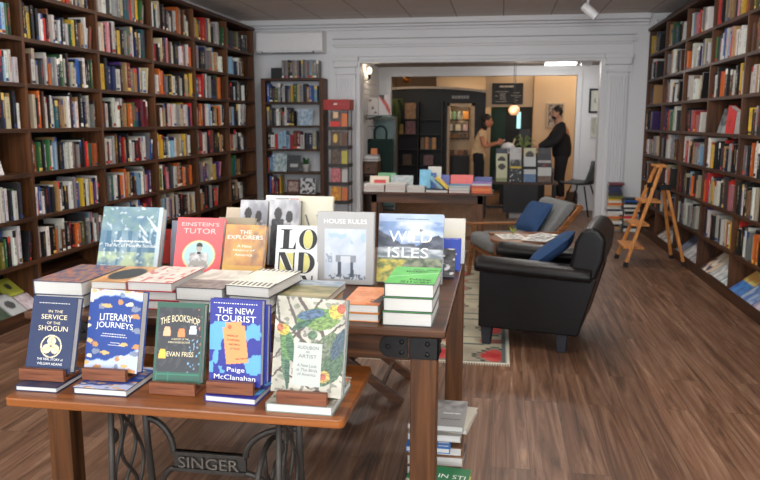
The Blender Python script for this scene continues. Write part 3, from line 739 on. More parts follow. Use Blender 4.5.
std('blue and white map-covered book standing second from the table end', ((84.5,364),(137,369.5),(91,289),(146,291.5)), zII, .034, BLUE, art=art_map, nx=100, ny=140, mats=(INK_W,),
    text=[('LITERARY', .53, .655, .62, .085, 0, .012), ('JOURNEYS', .51, .545, .70, .092, 0, .012), ('=', .52, .455, .44, .014, 0), ('=', .52, .425, .50, .014, 0), ('=', .55, .35, .18, .012, 0), ('=', .55, .32, .26, .012, 0)])
std('dark green-framed book with arched cream title and lamp-lit windows', ((152.5,379),(200.5,381),(158,301.5),(208,304)), zIII, .036, GREENC, art=art_shop, nx=72, ny=104, mats=(INK_C, INK_W),
    text=[('THE BOOKSHOP', .5, .755, .82, .085, 0, .05), ('A HISTORY OF THE', .52, .545, .36, .022, 0), ('AMERICAN BOOKSTORE', .50, .505, .46, .022, 0), ('EVAN FRISS', .54, .36, .56, .060, 0)])
std('bright blue book with pale world map and orange luggage tag', ((209,377.5),(260.5,382),(210.5,299),(263,300.5)), zIV, .030, ROYAL, art=art_world, nx=84, ny=120, mats=(INK_W, INK_K),
    text=[('=', .5, .955, .86, .012, 0), ('THE NEW', .5, .87, .70, .068, 0), ('TOURIST', .5, .78, .78, .072, 0), ('WAKING UP', .44, .58, .22, .022, 1), ('TO THE POWER', .46, .53, .25, .022, 1), ('AND PERILS', .48, .48, .22, .022, 1), ('OF TRAVEL', .50, .43, .2, .022, 1), ('Paige', .52, .18, .34, .066, 0), ('McClanahan', .5, .095, .80, .058, 0)])
std('tall bird-painted book with a pale grey title label', ((271,385.5),(341,393.5),(277,296),(344.5,300)), zV, .030, SAGE, art=art_birds, nx=120, ny=160, mats=(plain('label_paper', S(182, 186, 180), .6, var=.02), plain('label_ink', S(96, 104, 104), .6)),
    text=[('AUDUBON', .50, .485, .30, .035, 1), ('as', .50, .44, .05, .02, 1), ('ARTIST', .50, .395, .26, .036, 1), ('A New Look', .50, .30, .28, .032, 1), ('at The Birds', .50, .255, .30, .03, 1), ('of America', .50, .21, .26, .03, 1)])
# the pale title label behind that lettering
bird = [o for o in COL.objects if o.get('label', '').startswith('tall bird-painted')][0]
cv = [c for c in bird.children if c.name.startswith('cover_art')][0]
W_, H_ = cv.data.vertices[-1].co.x, cv.data.vertices[-1].co.y
mb = MB(); z = cv.data.vertices[0].co.z+.0003
mb.add([(.30*W_, .09*H_, z), (.70*W_, .09*H_, z), (.70*W_, .535*H_, z), (.30*W_, .535*H_, z)], [(0,1,2,3)])
mb.build('title_label', plain('label_paper', S(182, 186, 180)), bird, fix=False)
def bb(px, z): return onZ(px[0], px[1], z)
for lab, xl, xr, zt, y in (('red-brown wooden block holding the navy crest book', 23, 66.5, zI, None), ('red-brown wooden block holding the blue map book', 85.5, 128, zII, None), ('red-brown wooden block holding the green-framed book', 151.5, 197, zIII, None), ('red-brown wooden block holding the luggage tag book', 208.5, 255, zIV, None), ('red-brown wooden block holding the bird book', 278, 328, zV, None)):
    yl = {23: 366, 85.5: 366, 151.5: 380, 208.5: 379, 278: 389}[xl]
    a, c = onZ(xl, yl, zt+LIP), onZ(xr, yl+3, zt+LIP)
    yy = min(a.y, c.y)
    block(lab, a.x, c.x, yy-.019, zt, 0)
# a second copy leaning just behind the luggage tag book, on the same block
tour = [o for o in COL.objects if o.get('label', '').startswith('bright blue book with pale')][0]
M2 = tour.matrix_basis.copy() @ Matrix.Translation((.018, .004, -.0285))
display_book('standing_book', 'second blue copy standing just behind the luggage tag book', M2, .150, .232, .027, ROYAL, group=G5, art=art_flat(S(46,54,158), S(60,80,180)), nx=4, ny=4)
# ------------------------------------------------------------------ stacks lying along the front of the tall table
GS = 'books lying in stacks on the tall table'
def cov(n, r, g, b): return cover(n, S(r, g, b))
def art_lines(c0, c1, c2, seed=0, sc=8):
    return lambda u, v: mixc(c2, mixc(c0, c1, .5+1.4*fbm(u*sc, v*sc*.8, seed)), 1 if nz(u*sc*1.7, v*sc*1.3, seed+3) < .25 else .1)
def art_oval(u, v):
    return S(44, 46, 46) if ((u-.52)/.44)**2+((v-.50)/.36)**2 < 1 else mixc(S(186, 132, 82), S(206, 160, 110), .5+fbm(u*4, v*4))
def art_piano(u, v):
    c = mixc(S(222, 220, 208), S(206, 204, 192), .5+fbm(u*3, v*3))
    if .06 < v < .24 and (u*9+v*1.6) % 1 < .5: c = S(34, 34, 36)
    if v > .88 and (u*9) % 1 < .45: c = S(40, 40, 42)
    return c
def art_pale(u, v):
    c = mixc(S(206, 204, 196), S(176, 172, 160), .5+1.4*fbm(u*5, v*4, 3))
    if v < .42: c = mixc(S(96, 90, 88), S(134, 126, 118), .5+1.3*fbm(u*6, v*9, 1))
    return c
def art_land(u, v):
    c = mixc(S(112, 112, 80), S(150, 140, 100), .5+1.3*fbm(u*3, v*7, 2))
    if v > .66: c = mixc(S(122, 140, 158), S(176, 184, 190), .5+fbm(u*4, v*9))
    if .1 < v < .25: c = mixc(c, S(196, 180, 140), .5)
    return c
def art_orange(u, v):
    c = mixc(S(228, 156, 112), S(212, 132, 86), .5+fbm(u*4, v*4))
    if u > .70+.3*(v) or (v < .30 and u > .62 and nz(u*9, v*12) > 0): c = S(64, 54, 50)
    if v < .12: c = mixc(S(222, 122, 60), c, .3)
    return c
def art_green(u, v): return S(226, 238, 226) if abs(v-(.43+.50*(u-.2)*.62)) < .008 and u > .0 else mixc(S(106, 198, 96), S(90, 184, 86), .5+fbm(u*3, v*3))
C_A = cov('woven_blue', 66, 70, 96); C_T = cov('tan_board', 176, 128, 84); C_RW = cov('red_board', 176, 44, 52); C_D = cov('dark_board', 58, 54, 56); C_E = cov('piano_board', 40, 40, 42); C_F = cov('olive_board', 104, 104, 74); C_G = cov('orange_board', 206, 134, 70); C_H = cov('green_board', 66, 110, 70); C_HD = cov('green_dark_board', 44, 58, 56)
T0 = TZ
def lay(label, x, y, z, w, d, t, rz, c, name='stacked_book', **k): return flat(name, label, x, y, z, w, d, t, rz, c, group=GS, **k)
# far end stack (above the navy crest book)
lay('thick book under the blue and orange patterned one at the table end', -1.612, 2.305, T0, .185, .25, .045, .01, C_D)
lay('thick book with blue and orange patterned cover atop the stack at the table end', -1.614, 2.30, T0+.046, .190, .30, .049, -.02, C_A, art=art_lines(S(70, 84, 120), S(150, 120, 100), S(196, 110, 80), 2, 9), nx=44, ny=44)
# tan book with dark oval
lay('grey book under the tan book with dark oval', -1.408, 2.33, T0, .125, .24, .034, .0, cov('grey_board', 150, 150, 150))
lay('middle cream book under the tan book with dark oval', -1.410, 2.33, T0+.035, .128, .24, .030, .0, cov('cream_board', 200, 190, 170))
lay('tan book with a dark oval on its cover, atop its stack', -1.412, 2.33, T0+.066, .136, .27, .028, .0, C_T, art=art_oval, nx=30, ny=40)
# three red-edged books
for i, (lb, dx) in enumerate((('lowest of three white books with red board edges', .03), ('middle of three white books with red board edges', .022), ('topmost of three red-edged books, pale cover with red lettering', 0))):
    lay(lb, -1.270+dx, 2.322+dx*.4, T0+i*.0335, .168, .28, .0325, -.01, C_RW, art=art_lines(S(222, 216, 206), S(206, 198, 188), S(196, 92, 92), 5, 5) if i == 2 else None)
# dark pale-mapped pair
lay('cream book beneath the dark book with pale map', -1.080, 2.325, T0, .16, .24, .040, .0, cov('cream_board2', 206, 198, 180))
lay('dark-spined book with a pale map on its cover', -1.090, 2.32, T0+.041, .172, .31, .046, -.02, C_D, art=art_pale, nx=44, ny=56)
# black and white striped book
lay('thin dark book under the white book with black stripes', -.900, 2.33, T0, .15, .24, .026, .0, C_D)
lay('grey book beneath the white book with black piano-like stripes', -.902, 2.33, T0+.027, .15, .24, .036, -.03, cov('grey_board', 150, 150, 150))
lay('white book with black piano-like stripes atop its stack', -.910, 2.32, T0+.064, .163, .29, .037, -.12, C_E, art=art_piano, nx=72, ny=64)
# landscape cover
lay('tan book beneath the olive landscape book', -.712, 2.36, T0, .16, .22, .030, .0, C_T)
lay('olive landscape book lying behind the bird cover', -.742, 2.372, T0+.031, .178, .27, .026, -.04, C_F, art=art_land, nx=40, ny=50)
# two orange books
lay('lower of two orange-covered books', -.497, 2.30, T0, .122, .25, .028, -.03, C_G)
lay('upper of two orange-covered books, dark corner on the cover', -.500, 2.30, T0+.029, .125, .255, .029, -.03, C_G, art=art_orange, nx=44, ny=60, mats=(INK_K,), text=[('=', .055, .18, .08, .004, 0), ('=', .055, .15, .07, .004, 0), ('=', .055, .125, .08, .004, 0)])
# three green books
for i, lb in enumerate(('lowest of three green-covered books at the table corner', 'middle of three green-covered books at the table corner', 'topmost of three green books, bright cover with slanting white line')):
    lay(lb, -.360+.002*i, 2.268+.006*i, T0+i*.046, .162, .272, .0455, -.01, C_HD, art=art_green, nx=90, ny=60, mats=(INK_K,),
        text=[('On the', .110, .226, .085, .026, 0), ('Edge', .085, .192, .075, .026, 0), ('Nate', .11, .066, .07, .030, 0), ('Silver', .100, .028, .105, .030, 0)] if i == 2 else None)

# ------------------------------------------------------------------ leaning books behind them
GU = 'books leaning upright on the tall table'
def lean(label, BL, BR, TL, TR_, Y0, t, c, **k):
    """corners in the photograph; the lower edge rests on the table top at depth Y0"""
    zb = T0+.001
    # lower edge where the side edges, prolonged, meet the table top
    bl = onZ(*BL, zb); br = onZ(*BR, zb)
    sc = Y0/((bl.y+br.y)/2); pl = onY(BL[0]-(0), BL[1], 1)  # direction only
    xl = onY(BL[0], 240, Y0); xr = onY(BR[0], 240, Y0)
    def low(p):                                     # slide the corner down its image column to the table at depth Y0
        lo, hi = 200., 420.
        for _ in range(40):
            m = (lo+hi)/2
            if onZ(p[0], m, zb).y > Y0: lo = m
            else: hi = m
        return (p[0], (lo+hi)/2)
    return upright('leaning_book', label, (low(BL), low(BR), TL, TR_), zb, t, c, group=GU, **k)
lean('large book in shrink wrap with a misty blue-green forest cover', (95.5,270), (156,275), (104.5,206), (163,208), 2.84, .042, cov('forest_board', 120, 150, 160), art=art_forest, nx=84, ny=84, mats=(INK_W,), text=[('=', .52, .47, .56, .03, 0), ('The Art of Maurice Sendak', .52, .405, .86, .052, 0)])
lean('coral red book with a portrait in a round frame', (172,268), (219,271), (178.5,217), (221.5,218.5), 2.84, .034, cov('coral_board', 216, 88, 94), art=art_portrait, nx=80, ny=100, mats=(plain('ink_rose', S(250, 206, 200), .5),), text=[("EINSTEIN'S", .5, .885, .80, .065, 0), ('TUTOR', .5, .765, .70, .09, 0)])
lean('ochre-orange book with white lettering beside the coral one', (220.5,270), (261,272), (227,224), (265,225.5), 2.80, .032, cov('ochre_board', 204, 150, 80), art=art_ochre, nx=44, ny=56, mats=(INK_W,), text=[('THE', .5, .86, .30, .07, 0), ('EXPLORERS', .5, .765, .88, .075, 0), ('A New', .5, .60, .36, .05, 0), ('History of', .5, .52, .54, .05, 0), ('America', .5, .44, .44, .05, 0)])
rl, Al, wl, hl, al = lean('white book with large black and yellow cut-off capital letters', (273.5,274), (317,276), (277.5,225), (319,226), 2.80, .026, cov('white_board', 222, 222, 220), art=art_flat(S(226, 226, 224), S(216, 216, 214)), nx=6, ny=6)
def didone(parent, w, h, z):
    mb = MB()
    def thick(x0, x1, y0, y1, m=0): mb.add([(x0*w, y0*h, z), (x1*w, y0*h, z), (x1*w, y1*h, z), (x0*w, y1*h, z)], [(0,1,2,3)], m)
    def quad(p, m=0, dz=0): mb.add([(a*w, b*h, z+dz) for a, b in p], [tuple(range(len(p)))], m)
    def ring(cx, cy, rx, ry, half=None):
        n = 28; pts = []
        for i in range(n):
            a0, a1 = 2*PI*i/n, 2*PI*(i+1)/n
            if half and math.cos((a0+a1)/2) < 0: continue
            if cy+ry*min(math.sin(a0), math.sin(a1)) < .004: continue
            f = lambda a, k: (cx+rx*math.cos(a)*k[0], cy+ry*math.sin(a)*k[1])
            quad([f(a0, (1, 1)), f(a1, (1, 1)), f(a1, (.52, .95)), f(a0, (.52, .95))])
    # L
    thick(.16, .30, .58, .92); thick(.10, .36, .91, .93); thick(.10, .46, .575, .595); quad([(.46, .575), (.46, .72), (.40, .595)])
    # O with yellow counter
    ring(.735, .755, .21, .185); quad([(.735+.105*math.cos(2*PI*i/20), .755+.165*math.sin(2*PI*i/20)) for i in range(20)], 1, -.0002)
    # N
    thick(.08, .11, .16, .52); quad([(.08, .52), (.22, .52), (.44, .16), (.30, .16)]); thick(.42, .45, .16, .52); quad([(.11, .17), (.11, .40), (.30, .17)], 1, -.0002); quad([(.24, .51), (.42, .51), (.42, .24)], 1, -.0002)
    # D
    thick(.54, .66, .16, .52); ring(.68, .34, .24, .185, True); thick(.54, .72, .51, .525); thick(.54, .72, .155, .17); quad([(.66, .17), (.66, .51), (.78, .46), (.80, .34), (.78, .22)], 1, -.0002)
    # top of the next line
    ring(.28, -.06+.05, .2, .13); thick(.58, .62, .004, .12); quad([(.62, .12), (.72, .12), (.80, .004), (.70, .004)]); thick(.86, .89, .004, .12)
    return mb.build('cover_lettering', [INK_K, plain('ink_straw', S(204, 196, 120), .5)], parent, fix=False)
didone(rl, wl, hl, .026+.0009)
lean('large light grey cookbook with a pale room picture on it', (317,284), (373,287), (317.5,211), (376.5,213), 2.82, .036, cov('cookbook_board', 166, 164, 162), art=art_rooms, nx=80, ny=96, mats=(INK_W,), text=[('HOUSE RULES', .5, .87, .76, .062, 0)])
lean('tall book with a cloudy coast and hills on its cover', (376,288), (441.5,288), (379.5,213), (444,215), 2.86, .034, cov('coast_board', 150, 160, 180), art=art_isles, nx=84, ny=100, mats=(INK_W, INK_K), text=[('=', .52, .925, .5, .018, 1), ('WILD', .50, .665, .66, .165, 0), ('ISLES', .47, .43, .62, .15, 0)])
# second row
lean('grey-blue book just behind the coral one, its left edge showing', (170,262), (214,262), (172,221), (216,221), 2.99, .030, cov('greyblue_board', 160, 168, 184))
lean('tan book behind the coral and ochre books', (216,258), (252,258), (219,217.5), (256,217.5), 3.0, .03, cov('tan_pale_board', 170, 156, 130))
lean('pale grey book behind the ochre one', (228,258), (262,258), (233,226), (269.5,226.5), 2.86, .024, cov('pale_grey_board', 196, 194, 188))
lean('red book with dark lettering behind the forest cover', (150,255), (170,255), (151,229), (170,229), 3.10, .03, cov('red_low_board', 206, 66, 58), mats=(INK_K,), text=[('=', .8, .8, .2, .03, 0), ('=', .8, .72, .2, .03, 0)])
lean('black and white photo book with a grey spine', (236,255), (264,255), (241,200), (266,200), 3.12, .05, cov('photo_board', 110, 110, 112), art=art_photo(1), nx=40, ny=56)
lean('black and white photo book right of the grey-spined copy', (267,255), (297,255), (270,199.5), (299.5,200), 3.12, .05, cov('photo_board', 110, 110, 112), art=art_photo(4), nx=40, ny=56)
lean('cream book between the tall stack and the photo books', (220,255), (244,255), (227,207.5), (247,207.5), 3.2, .05, cov('cream_stand_board', 206, 190, 168))
lean('tall white book standing behind the photo books', (262,252), (300,252), (266,195.5), (305,195.5), 3.24, .03, cov('white_board', 222, 222, 220), mats=(INK_K, INK_R), text=[('=', .45, .95, .35, .02, 0), ('=', .78, .95, .25, .02, 1)])
lean('tall cream book with brush lines behind the cookbook', (297,252), (331,252), (299,196), (332.5,196.5), 3.2, .03, cov('cream_line_board', 214, 206, 184), art=lambda u, v: S(70, 66, 62) if v < .72 and abs(math.sin(u*9+v*6)) < .22 and u < .6 else S(214, 208, 186), nx=44, ny=60)
lean('black and white book peeking out behind the coast cover', (400,270), (454,270), (404,248), (457,248), 2.98, .036, cov('bw_board', 70, 70, 72), art=art_lines(S(40, 40, 42), S(90, 90, 92), S(206, 206, 206), 8, 5))
lean('royal blue book behind the black and white one', (404,262), (460,262), (406,237), (462,238), 3.14, .024, cov('royal_stand_board', 34, 66, 168), mats=(INK_C,), text=[('=', .78, .97, .4, .012, 0), ('=', .84, .5, .2, .05, 0)])
lean('tall cream book at the back corner of the tall table', (408,255), (464,255), (410,217.5), (467,218.5), 3.32, .024, cov('cream_back_board', 220, 210, 188), art=lambda u, v: S(206, 204, 194) if v > .72 else mixc(S(190, 196, 200), S(214, 206, 178), v), nx=12, ny=24)
# books on the floor under the table's right end
GF = 'books piled on the floor under the tall table'
def pile(label, x, y, z, w, d, t, rz, c, **k): return flat('piled_book', label, x, y, z, w, d, t, rz, c, group=GF, **k)
pile('bottom book of the pile under the table', -.33, 2.70, .001, .22, .26, .055, .03, cov('pile_brown', 96, 74, 62))
pile('dark book low in the pile under the table', -.33, 2.71, .057, .215, .25, .045, -.04, cov('pile_dark', 60, 58, 60))
pile('yellow-edged book at the bottom in front of the pile under the table', -.32, 2.44, .001, .215, .19, .06, .0, cov('pile_yellow', 176, 170, 60))
pile('black book below the green one in front of the pile under the table', -.32, 2.45, .062, .22, .19, .045, .02, cov('pile_black', 40, 40, 42))
pile('green and white book with yellow edge atop the front pile under the table', -.322, 2.44, .1085, .228, .225, .03, -.10, cov('pile_green', 190, 186, 60), art=lambda u, v: S(36, 118, 70) if v > .45 else (S(190, 186, 170) if nz(u*9, v*9) > -.1 else S(60, 58, 56)), nx=30, ny=30, mats=(INK_W,), text=[('IN STI', .165, .150, .10, .030, 0)])
pile('tan book in the pile under the table', -.33, 2.72, .103, .222, .22, .04, .03, cov('pile_tan', 150, 112, 84))
pile('brown book in the pile under the table', -.33, 2.735, .144, .215, .2, .034, .0, cov('pile_brown2', 128, 92, 70))
pile('bright blue book with pale lettering in the pile under the table', -.33, 2.675, .179, .172, .24, .022, .02, cov('pile_blue', 30, 110, 190), mats=(INK_W,), text=[('=', .145, .05, .04, .012, 0), ('=', .145, .02, .04, .012, 0)], art=art_flat(S(30,110,190), S(28,100,176)), nx=4, ny=4)
pile('white book near the top of the pile under the table', -.33, 2.735, .202, .21, .22, .026, .0, cov('pile_white', 200, 196, 186))
pile('pale book under the grey one on the pile, turned askew', -.335, 2.79, .229, .24, .24, .02, -.15, cov('pile_pale', 190, 182, 166))
pile('grey soft book with pale lettering atop the pile under the table', -.33, 2.725, .250, .22, .27, .024, -.02, cov('pile_grey', 150, 148, 146), art=lambda u, v: mixc(S(96, 94, 94), S(160, 158, 156), .5+fbm(u*5, v*5)) if v > .6 else S(140, 138, 136), nx=20, ny=24, mats=(INK_W, INK_K), text=[('=', .165, .13, .07, .018, 0), ('=', .165, .07, .08, .012, 1)])
# ------------------------------------------------------------------ leather armchair
LEATHER = plain('black_leather', S(19, 17, 17), .36, spec=.26, bump=.12, bscale=160, var=.15)
BLACKW = plain('dark_stained_foot', S(36, 38, 46), .5)
M = TR(-.115, 4.665, 0, math.radians(-12.5))
t = thing('leather_armchair', 'black leather club armchair turned side-on at the edge of the patterned rug', 'armchair', M)
WA = .80
def prism_y(mb, poly, y0, y1, m=0):                # polygon in (x, z), extruded along y
    n = len(poly); vs = [(x, y0, z) for x, z in poly]+[(x, y1, z) for x, z in poly]
    return mb.add(vs, [tuple(range(n)), tuple(range(n, 2*n))[::-1]]+[(i, n+i, n+(i+1) % n, (i+1) % n) for i in range(n)], m)
side = [(0, .125), (.635, .125), (.735, .50), (.0, .52)]
for y in (.02, WA-.16):
    mb = MB(); prism_y(mb, side, y, y+.14); mb.build('side_panel', LEATHER, t, bevel=.012, seg=3)
    mb = MB(); y0 = y-.025; yy = y0+.19 if y < .3 else y+.165
    n = 12; sec = []
    for j in range(n+1):
        a = PI*j/n; sec.append((-math.cos(a), math.sin(a)))
    yc = y+.07; hw = .095
    vs = []; K = [(-.035, .80), (-.02, .96), (.02, 1), (.35, 1), (.62, .97), (.70, .9)]
    for x, s in K:
        dz = -.022*(x/.7)
        for cx, cz in sec: vs.append((x, yc+hw*s*cx, .525+dz+.062*s*cz))
        vs.append((x, yc+hw*s*.9, .495+dz)); vs.append((x, yc-hw*s*.9, .495+dz))
    m_ = n+3; fs = [(i*m_+j, i*m_+(j+1) % m_, (i+1)*m_+(j+1) % m_, (i+1)*m_+j) for i in range(len(K)-1) for j in range(m_)]+[tuple(range(m_))[::-1], tuple((len(K)-1)*m_+j for j in range(m_))]
    mb.add(vs, fs); mb.build('armrest', LEATHER, t, smooth=True, bevel=.01)
mb = MB(); mb.box(.015, .56, .15, WA-.15, .125, .30); mb.build('seat_base', LEATHER, t, bevel=.012)
mb = MB(); mb.box(.0, .60, .165, WA-.165, .305, .44); mb.build('seat_cushion', LEATHER, t, bevel=.04, seg=4)
prof = [(.52, .40), (.57, .60), (.59, .72), (.63, .795), (.68, .815), (.73, .80), (.775, .745), (.765, .61), (.725, .49), (.635, .125), (.57, .125)]
mb = MB(); prism_y(mb, prof, .05, WA-.05); mb.build('backrest', LEATHER, t, bevel=.035, seg=4)
mb = MB(); mb.tube([(.60, .03, .128), (.715, .03, .50)], .006, 6); mb.tube([(.0, .018, .515), (.715, .018, .495)], .006, 6); mb.build('piping', LEATHER, t, smooth=True)
for x, y in ((.05, .07), (.535, .07), (.05, WA-.07), (.535, WA-.07)):
    mb = MB(); b = MB(); s0, s1 = .026, .036
    mb.add([(x-s0, y-s0, .006), (x+s0, y-s0, .006), (x+s0, y+s0, .006), (x-s0, y+s0, .006), (x-s1, y-s1, .13), (x+s1, y-s1, .13), (x+s1, y+s1, .13), (x-s1, y+s1, .13)], [(0,3,2,1),(4,5,6,7),(0,1,5,4),(1,2,6,5),(2,3,7,6),(3,0,4,7)])
    mb.build('foot', BLACKW, t, bevel=.003)
def pillow(name, label, M, w, h, th, mat):
    mb = MB(); n = 14; vs = []; 
    for sgn in (1, -1):
        for j in range(n+1):
            for i in range(n+1):
                u, v = i/n*2-1, j/n*2-1
                e = ((1-u**4)*(1-v**4))**.55; pin = 1-.07*(1-abs(u))*(abs(v)**3)-.0; pin2 = 1-.07*(1-abs(v))*(abs(u)**3)
                vs.append((u*w/2*pin, v*h/2*pin2, sgn*th/2*e+.006*noise.noise((u*2, v*2, sgn))))
    N2 = (n+1)**2; fs = []
    for s in range(2):
        for j in range(n):
            for i in range(n):
                a = s*N2+j*(n+1)+i; q = (a, a+1, a+n+2, a+n+1); fs.append(q if s == 0 else q[::-1])
    mb.add(vs, fs)
    o = mb.build(name, mat, None, smooth=True, M=M, sub=1, fix=False); tag(o, label, 'cushion'); return o
BLUEF = plain('blue_linen', S(46, 70, 106), .9, bump=.3, bscale=300, spec=.2)
def tilted(Mo, x, y, z, ay, ax=0, az=0): return Mo @ Matrix.Translation((x, y, z)) @ Matrix.Rotation(az, 4, 'Z') @ Matrix.Rotation(ay, 4, 'Y') @ Matrix.Rotation(ax, 4, 'X')
pillow('cushion', 'blue linen cushion tucked into the black leather armchair', tilted(M, .40, .40, .60, math.radians(-40), 0), .34, .40, .11, BLUEF)

# ------------------------------------------------------------------ rug
def rug_col(u, v):
    """u along the long side from the near end, v across from the right"""
    base = mixc(S(176, 168, 146), S(146, 140, 124), .5+1.2*fbm(u*9, v*6))
    L_, W_ = 3.0, 1.7; x, y = u*L_, v*W_
    e = min(x, L_-x, y, W_-y)
    if e < .025: return S(206, 200, 182)
    if e < .045: return S(96, 106, 104)
    # stepped red medallions in rows, with a pale grey-green outline
    px_, py_ = ((x+.16) % .62)-.31, ((y+.09) % .36)-.18
    st = abs(px_)*1.0+math.floor(abs(py_)/.03)*.03*1.3
    if x < .62 or True:
        if st < .13: return mixc(S(170, 52, 54), S(184, 84, 78), .5+fbm(x*9, y*9))
        if st < .165: return S(122, 128, 116)
        if st < .19: return S(66, 72, 68)
        if abs(px_) > .27 and abs(py_) < .1: return S(166, 108, 96)
        if abs(abs(px_)-.23) < .012 and abs(py_) > .08: return S(84, 96, 92)
    return base
rg = bpy.data.objects.new('rug', None); COL.objects.link(rg); rg.matrix_basis = Matrix(((0, -1, 0, .095), (1, 0, 0, 4.31), (0, 0, 1, .002), (0, 0, 0, 1)))
tag(rg, 'faded patterned rug with red stepped motifs under the black armchair and table', 'rug')
mb = MB(); mb.box(0, 3.0, 0, 1.7, 0, .003); mb.build('backing', plain('rug_wool', S(170, 160, 140), .95), rg)
painted_grid('woven_face', 3.0, 1.7, 200, 120, rug_col, rg, z=.0034, mat=vcol('painted_wool', .95, .1))
mb = MB(); 
for i in range(110): y = 1.7*i/110; mb.box(-.03, 0, y, y+.006, 0, .003)
mb.build('fringe', plain('rug_fringe', S(206, 198, 180), .95), rg)

# ------------------------------------------------------------------ grey lounge chair and round table
OAK = wood('oak_frame', S(96, 58, 30), S(158, 104, 60), 'X', 8, .4)
GREYF = plain('grey_wool', S(120, 122, 122), .95, bump=.3, bscale=260, spec=.15)
M = TR(-.045, 6.30, 0, math.radians(20)) @ Matrix.Diagonal((.9, .95, 1, 1))
t = thing('lounge_chair', 'low grey cushioned lounge chair with wooden arms beyond the black armchair', 'armchair', M)
mb = MB(); mb.box(.0, .60, .06, .68, .30, .43)
mb.build('seat_cushion', GREYF, t, bevel=.055, seg=5)
mb = MB(); prism_y(mb, [(.52, .41), (.60, .39), (.87, .68), (.885, .73), (.84, .75), (.78, .735)], .07, .67); mb.build('back_cushion', GREYF, t, bevel=.035, seg=4)
for y in (.0, .70):
    mb = MB(); mb.bar((-.02, y+.02, .495), (.68, y+.02, .485), .055, .022); mb.build('armrest', OAK, t, bevel=.006)
    mb = MB(); mb.bar((.07, y+.02, .49), (.02, y+.02, .008), .032, .04, up=(1,0,0)); mb.build('leg', OAK, t, bevel=.005)
    mb = MB(); mb.bar((.56, y+.02, .49), (.64, y+.02, .008), .032, .04, up=(1,0,0)); mb.build('leg', OAK, t, bevel=.005)
    mb = MB(); mb.bar((.52, y+.02, .31), (.92, y+.02, .72), .028, .05, up=(1,0,0)); mb.build('back_stile', OAK, t, bevel=.005)
mb = MB(); mb.box(.04, .62, .04, .70, .262, .298); mb.build('seat_frame', OAK, t, bevel=.004)
for k in range(4):
    f = .2+.22*k; mb = MB(); mb.bar((.54+.4*f, .02, .33+.44*f-.0), (.54+.4*f, .72, .33+.44*f), .012, .04); mb.build('back_slat', OAK, t)
pillow('cushion', 'blue linen cushion leaning on the grey lounge chair back', tilted(M, .545, .30, .60, math.radians(-52), 0, math.radians(18)), .33, .33, .11, BLUEF)

WALN = wood('walnut_table', S(92, 54, 32), S(150, 96, 60), 'X', 6, .35)
RT = Vector((.20, 5.88, .07))
t = thing('side_table', 'small round wooden table between the two armchairs, papers on top', 'table', RT)
mb = MB(); mb.lathe([(0, .437), (.25, .437), (.262, .447), (.262, .455), (.255, .463), (0, .463)], 40); mb.build('tabletop', WALN, t)
for k in range(3):
    a = 2*PI*k/3+.5; mb = MB(); mb.tube([(.13*math.cos(a), .13*math.sin(a), .44), (.22*math.cos(a),   .22*math.sin(a), -.060)], [.016, .011], 10); mb.build('leg', WALN, t, smooth=True)
def art_print(seed):
    def f(u, v):
        if .1 < u < .9 and .08 < v < .92 and nz(u*9, v*16, seed) > .02: return mixc(S(120, 122, 124), S(70, 72, 74), .5+fbm(u*5, v*5, seed))
        return S(222, 220, 214)
    return f
for i, (dx, dy, rz, w, d, lb) in enumerate(((-.16, -.10, .25, .20, .26, 'printed magazine at the near side of the round side table'), (-.02, -.16, -.35, .20, .27, 'pale magazine in the middle of the round side table'), (.03, .02, -.6, .17, .22, 'dark-printed booklet at the far side of the round side table'))):
    zz = .5335+i*.0065
    r = thing('magazine', lb, 'magazine', TR(RT.x+dx, RT.y+dy, zz, rz), 'papers on the round side table')
    mb = MB(); mb.box(0, w, 0, d, 0, .005); mb.build('pages', PAGES, r, bevel=.001)
    painted_grid('front_page', w, d, 24, 30, art_print(i*5.3), r, z=.0056)
mb = MB()
for k in range(9):
    a = 2*PI*k/9; mb.tube([(0, 0, 0), (.012*math.cos(a), .012*math.sin(a), .03), (.032*math.cos(a), .032*math.sin(a), .05+.01*(k % 3))], [.003, .004, .001], 5)
o = mb.build('succulent', plain('succulent_leaf', S(150, 160, 60), .6), None, M=TR(RT.x-.075, RT.y+.19, .5335), smooth=True); tag(o, 'tiny yellow-green sprig on the round side table', 'plant')

# ------------------------------------------------------------------ folding stool glimpsed under the tall table
t = thing('folding_stool', 'low wooden folding stool with crossed legs under the tall table', 'stool', (-.75, 3.78, 0))
for y in (-.20, .20):
    mb = MB(); mb.bar((-.27, y, .43), (.285, y, .01), .03, .045); mb.build('leg', TW, t, bevel=.003)
    mb = MB(); yy = y+(.035 if y < 0 else -.035); mb.bar((.27, yy, .43), (-.285, yy, .01), .03, .045); mb.build('leg', TW, t, bevel=.003)
for k in range(6):
    mb = MB(); x = -.26+k*.105; mb.box(x-.045, x+.045, -.23, .23, .445, .46); mb.build('seat_slat', TWY, t, bevel=.003)
mb = MB(); mb.cyl((.18, -.2, .09), (.18, .2, .09), .012); mb.build('stretcher', TW, t)

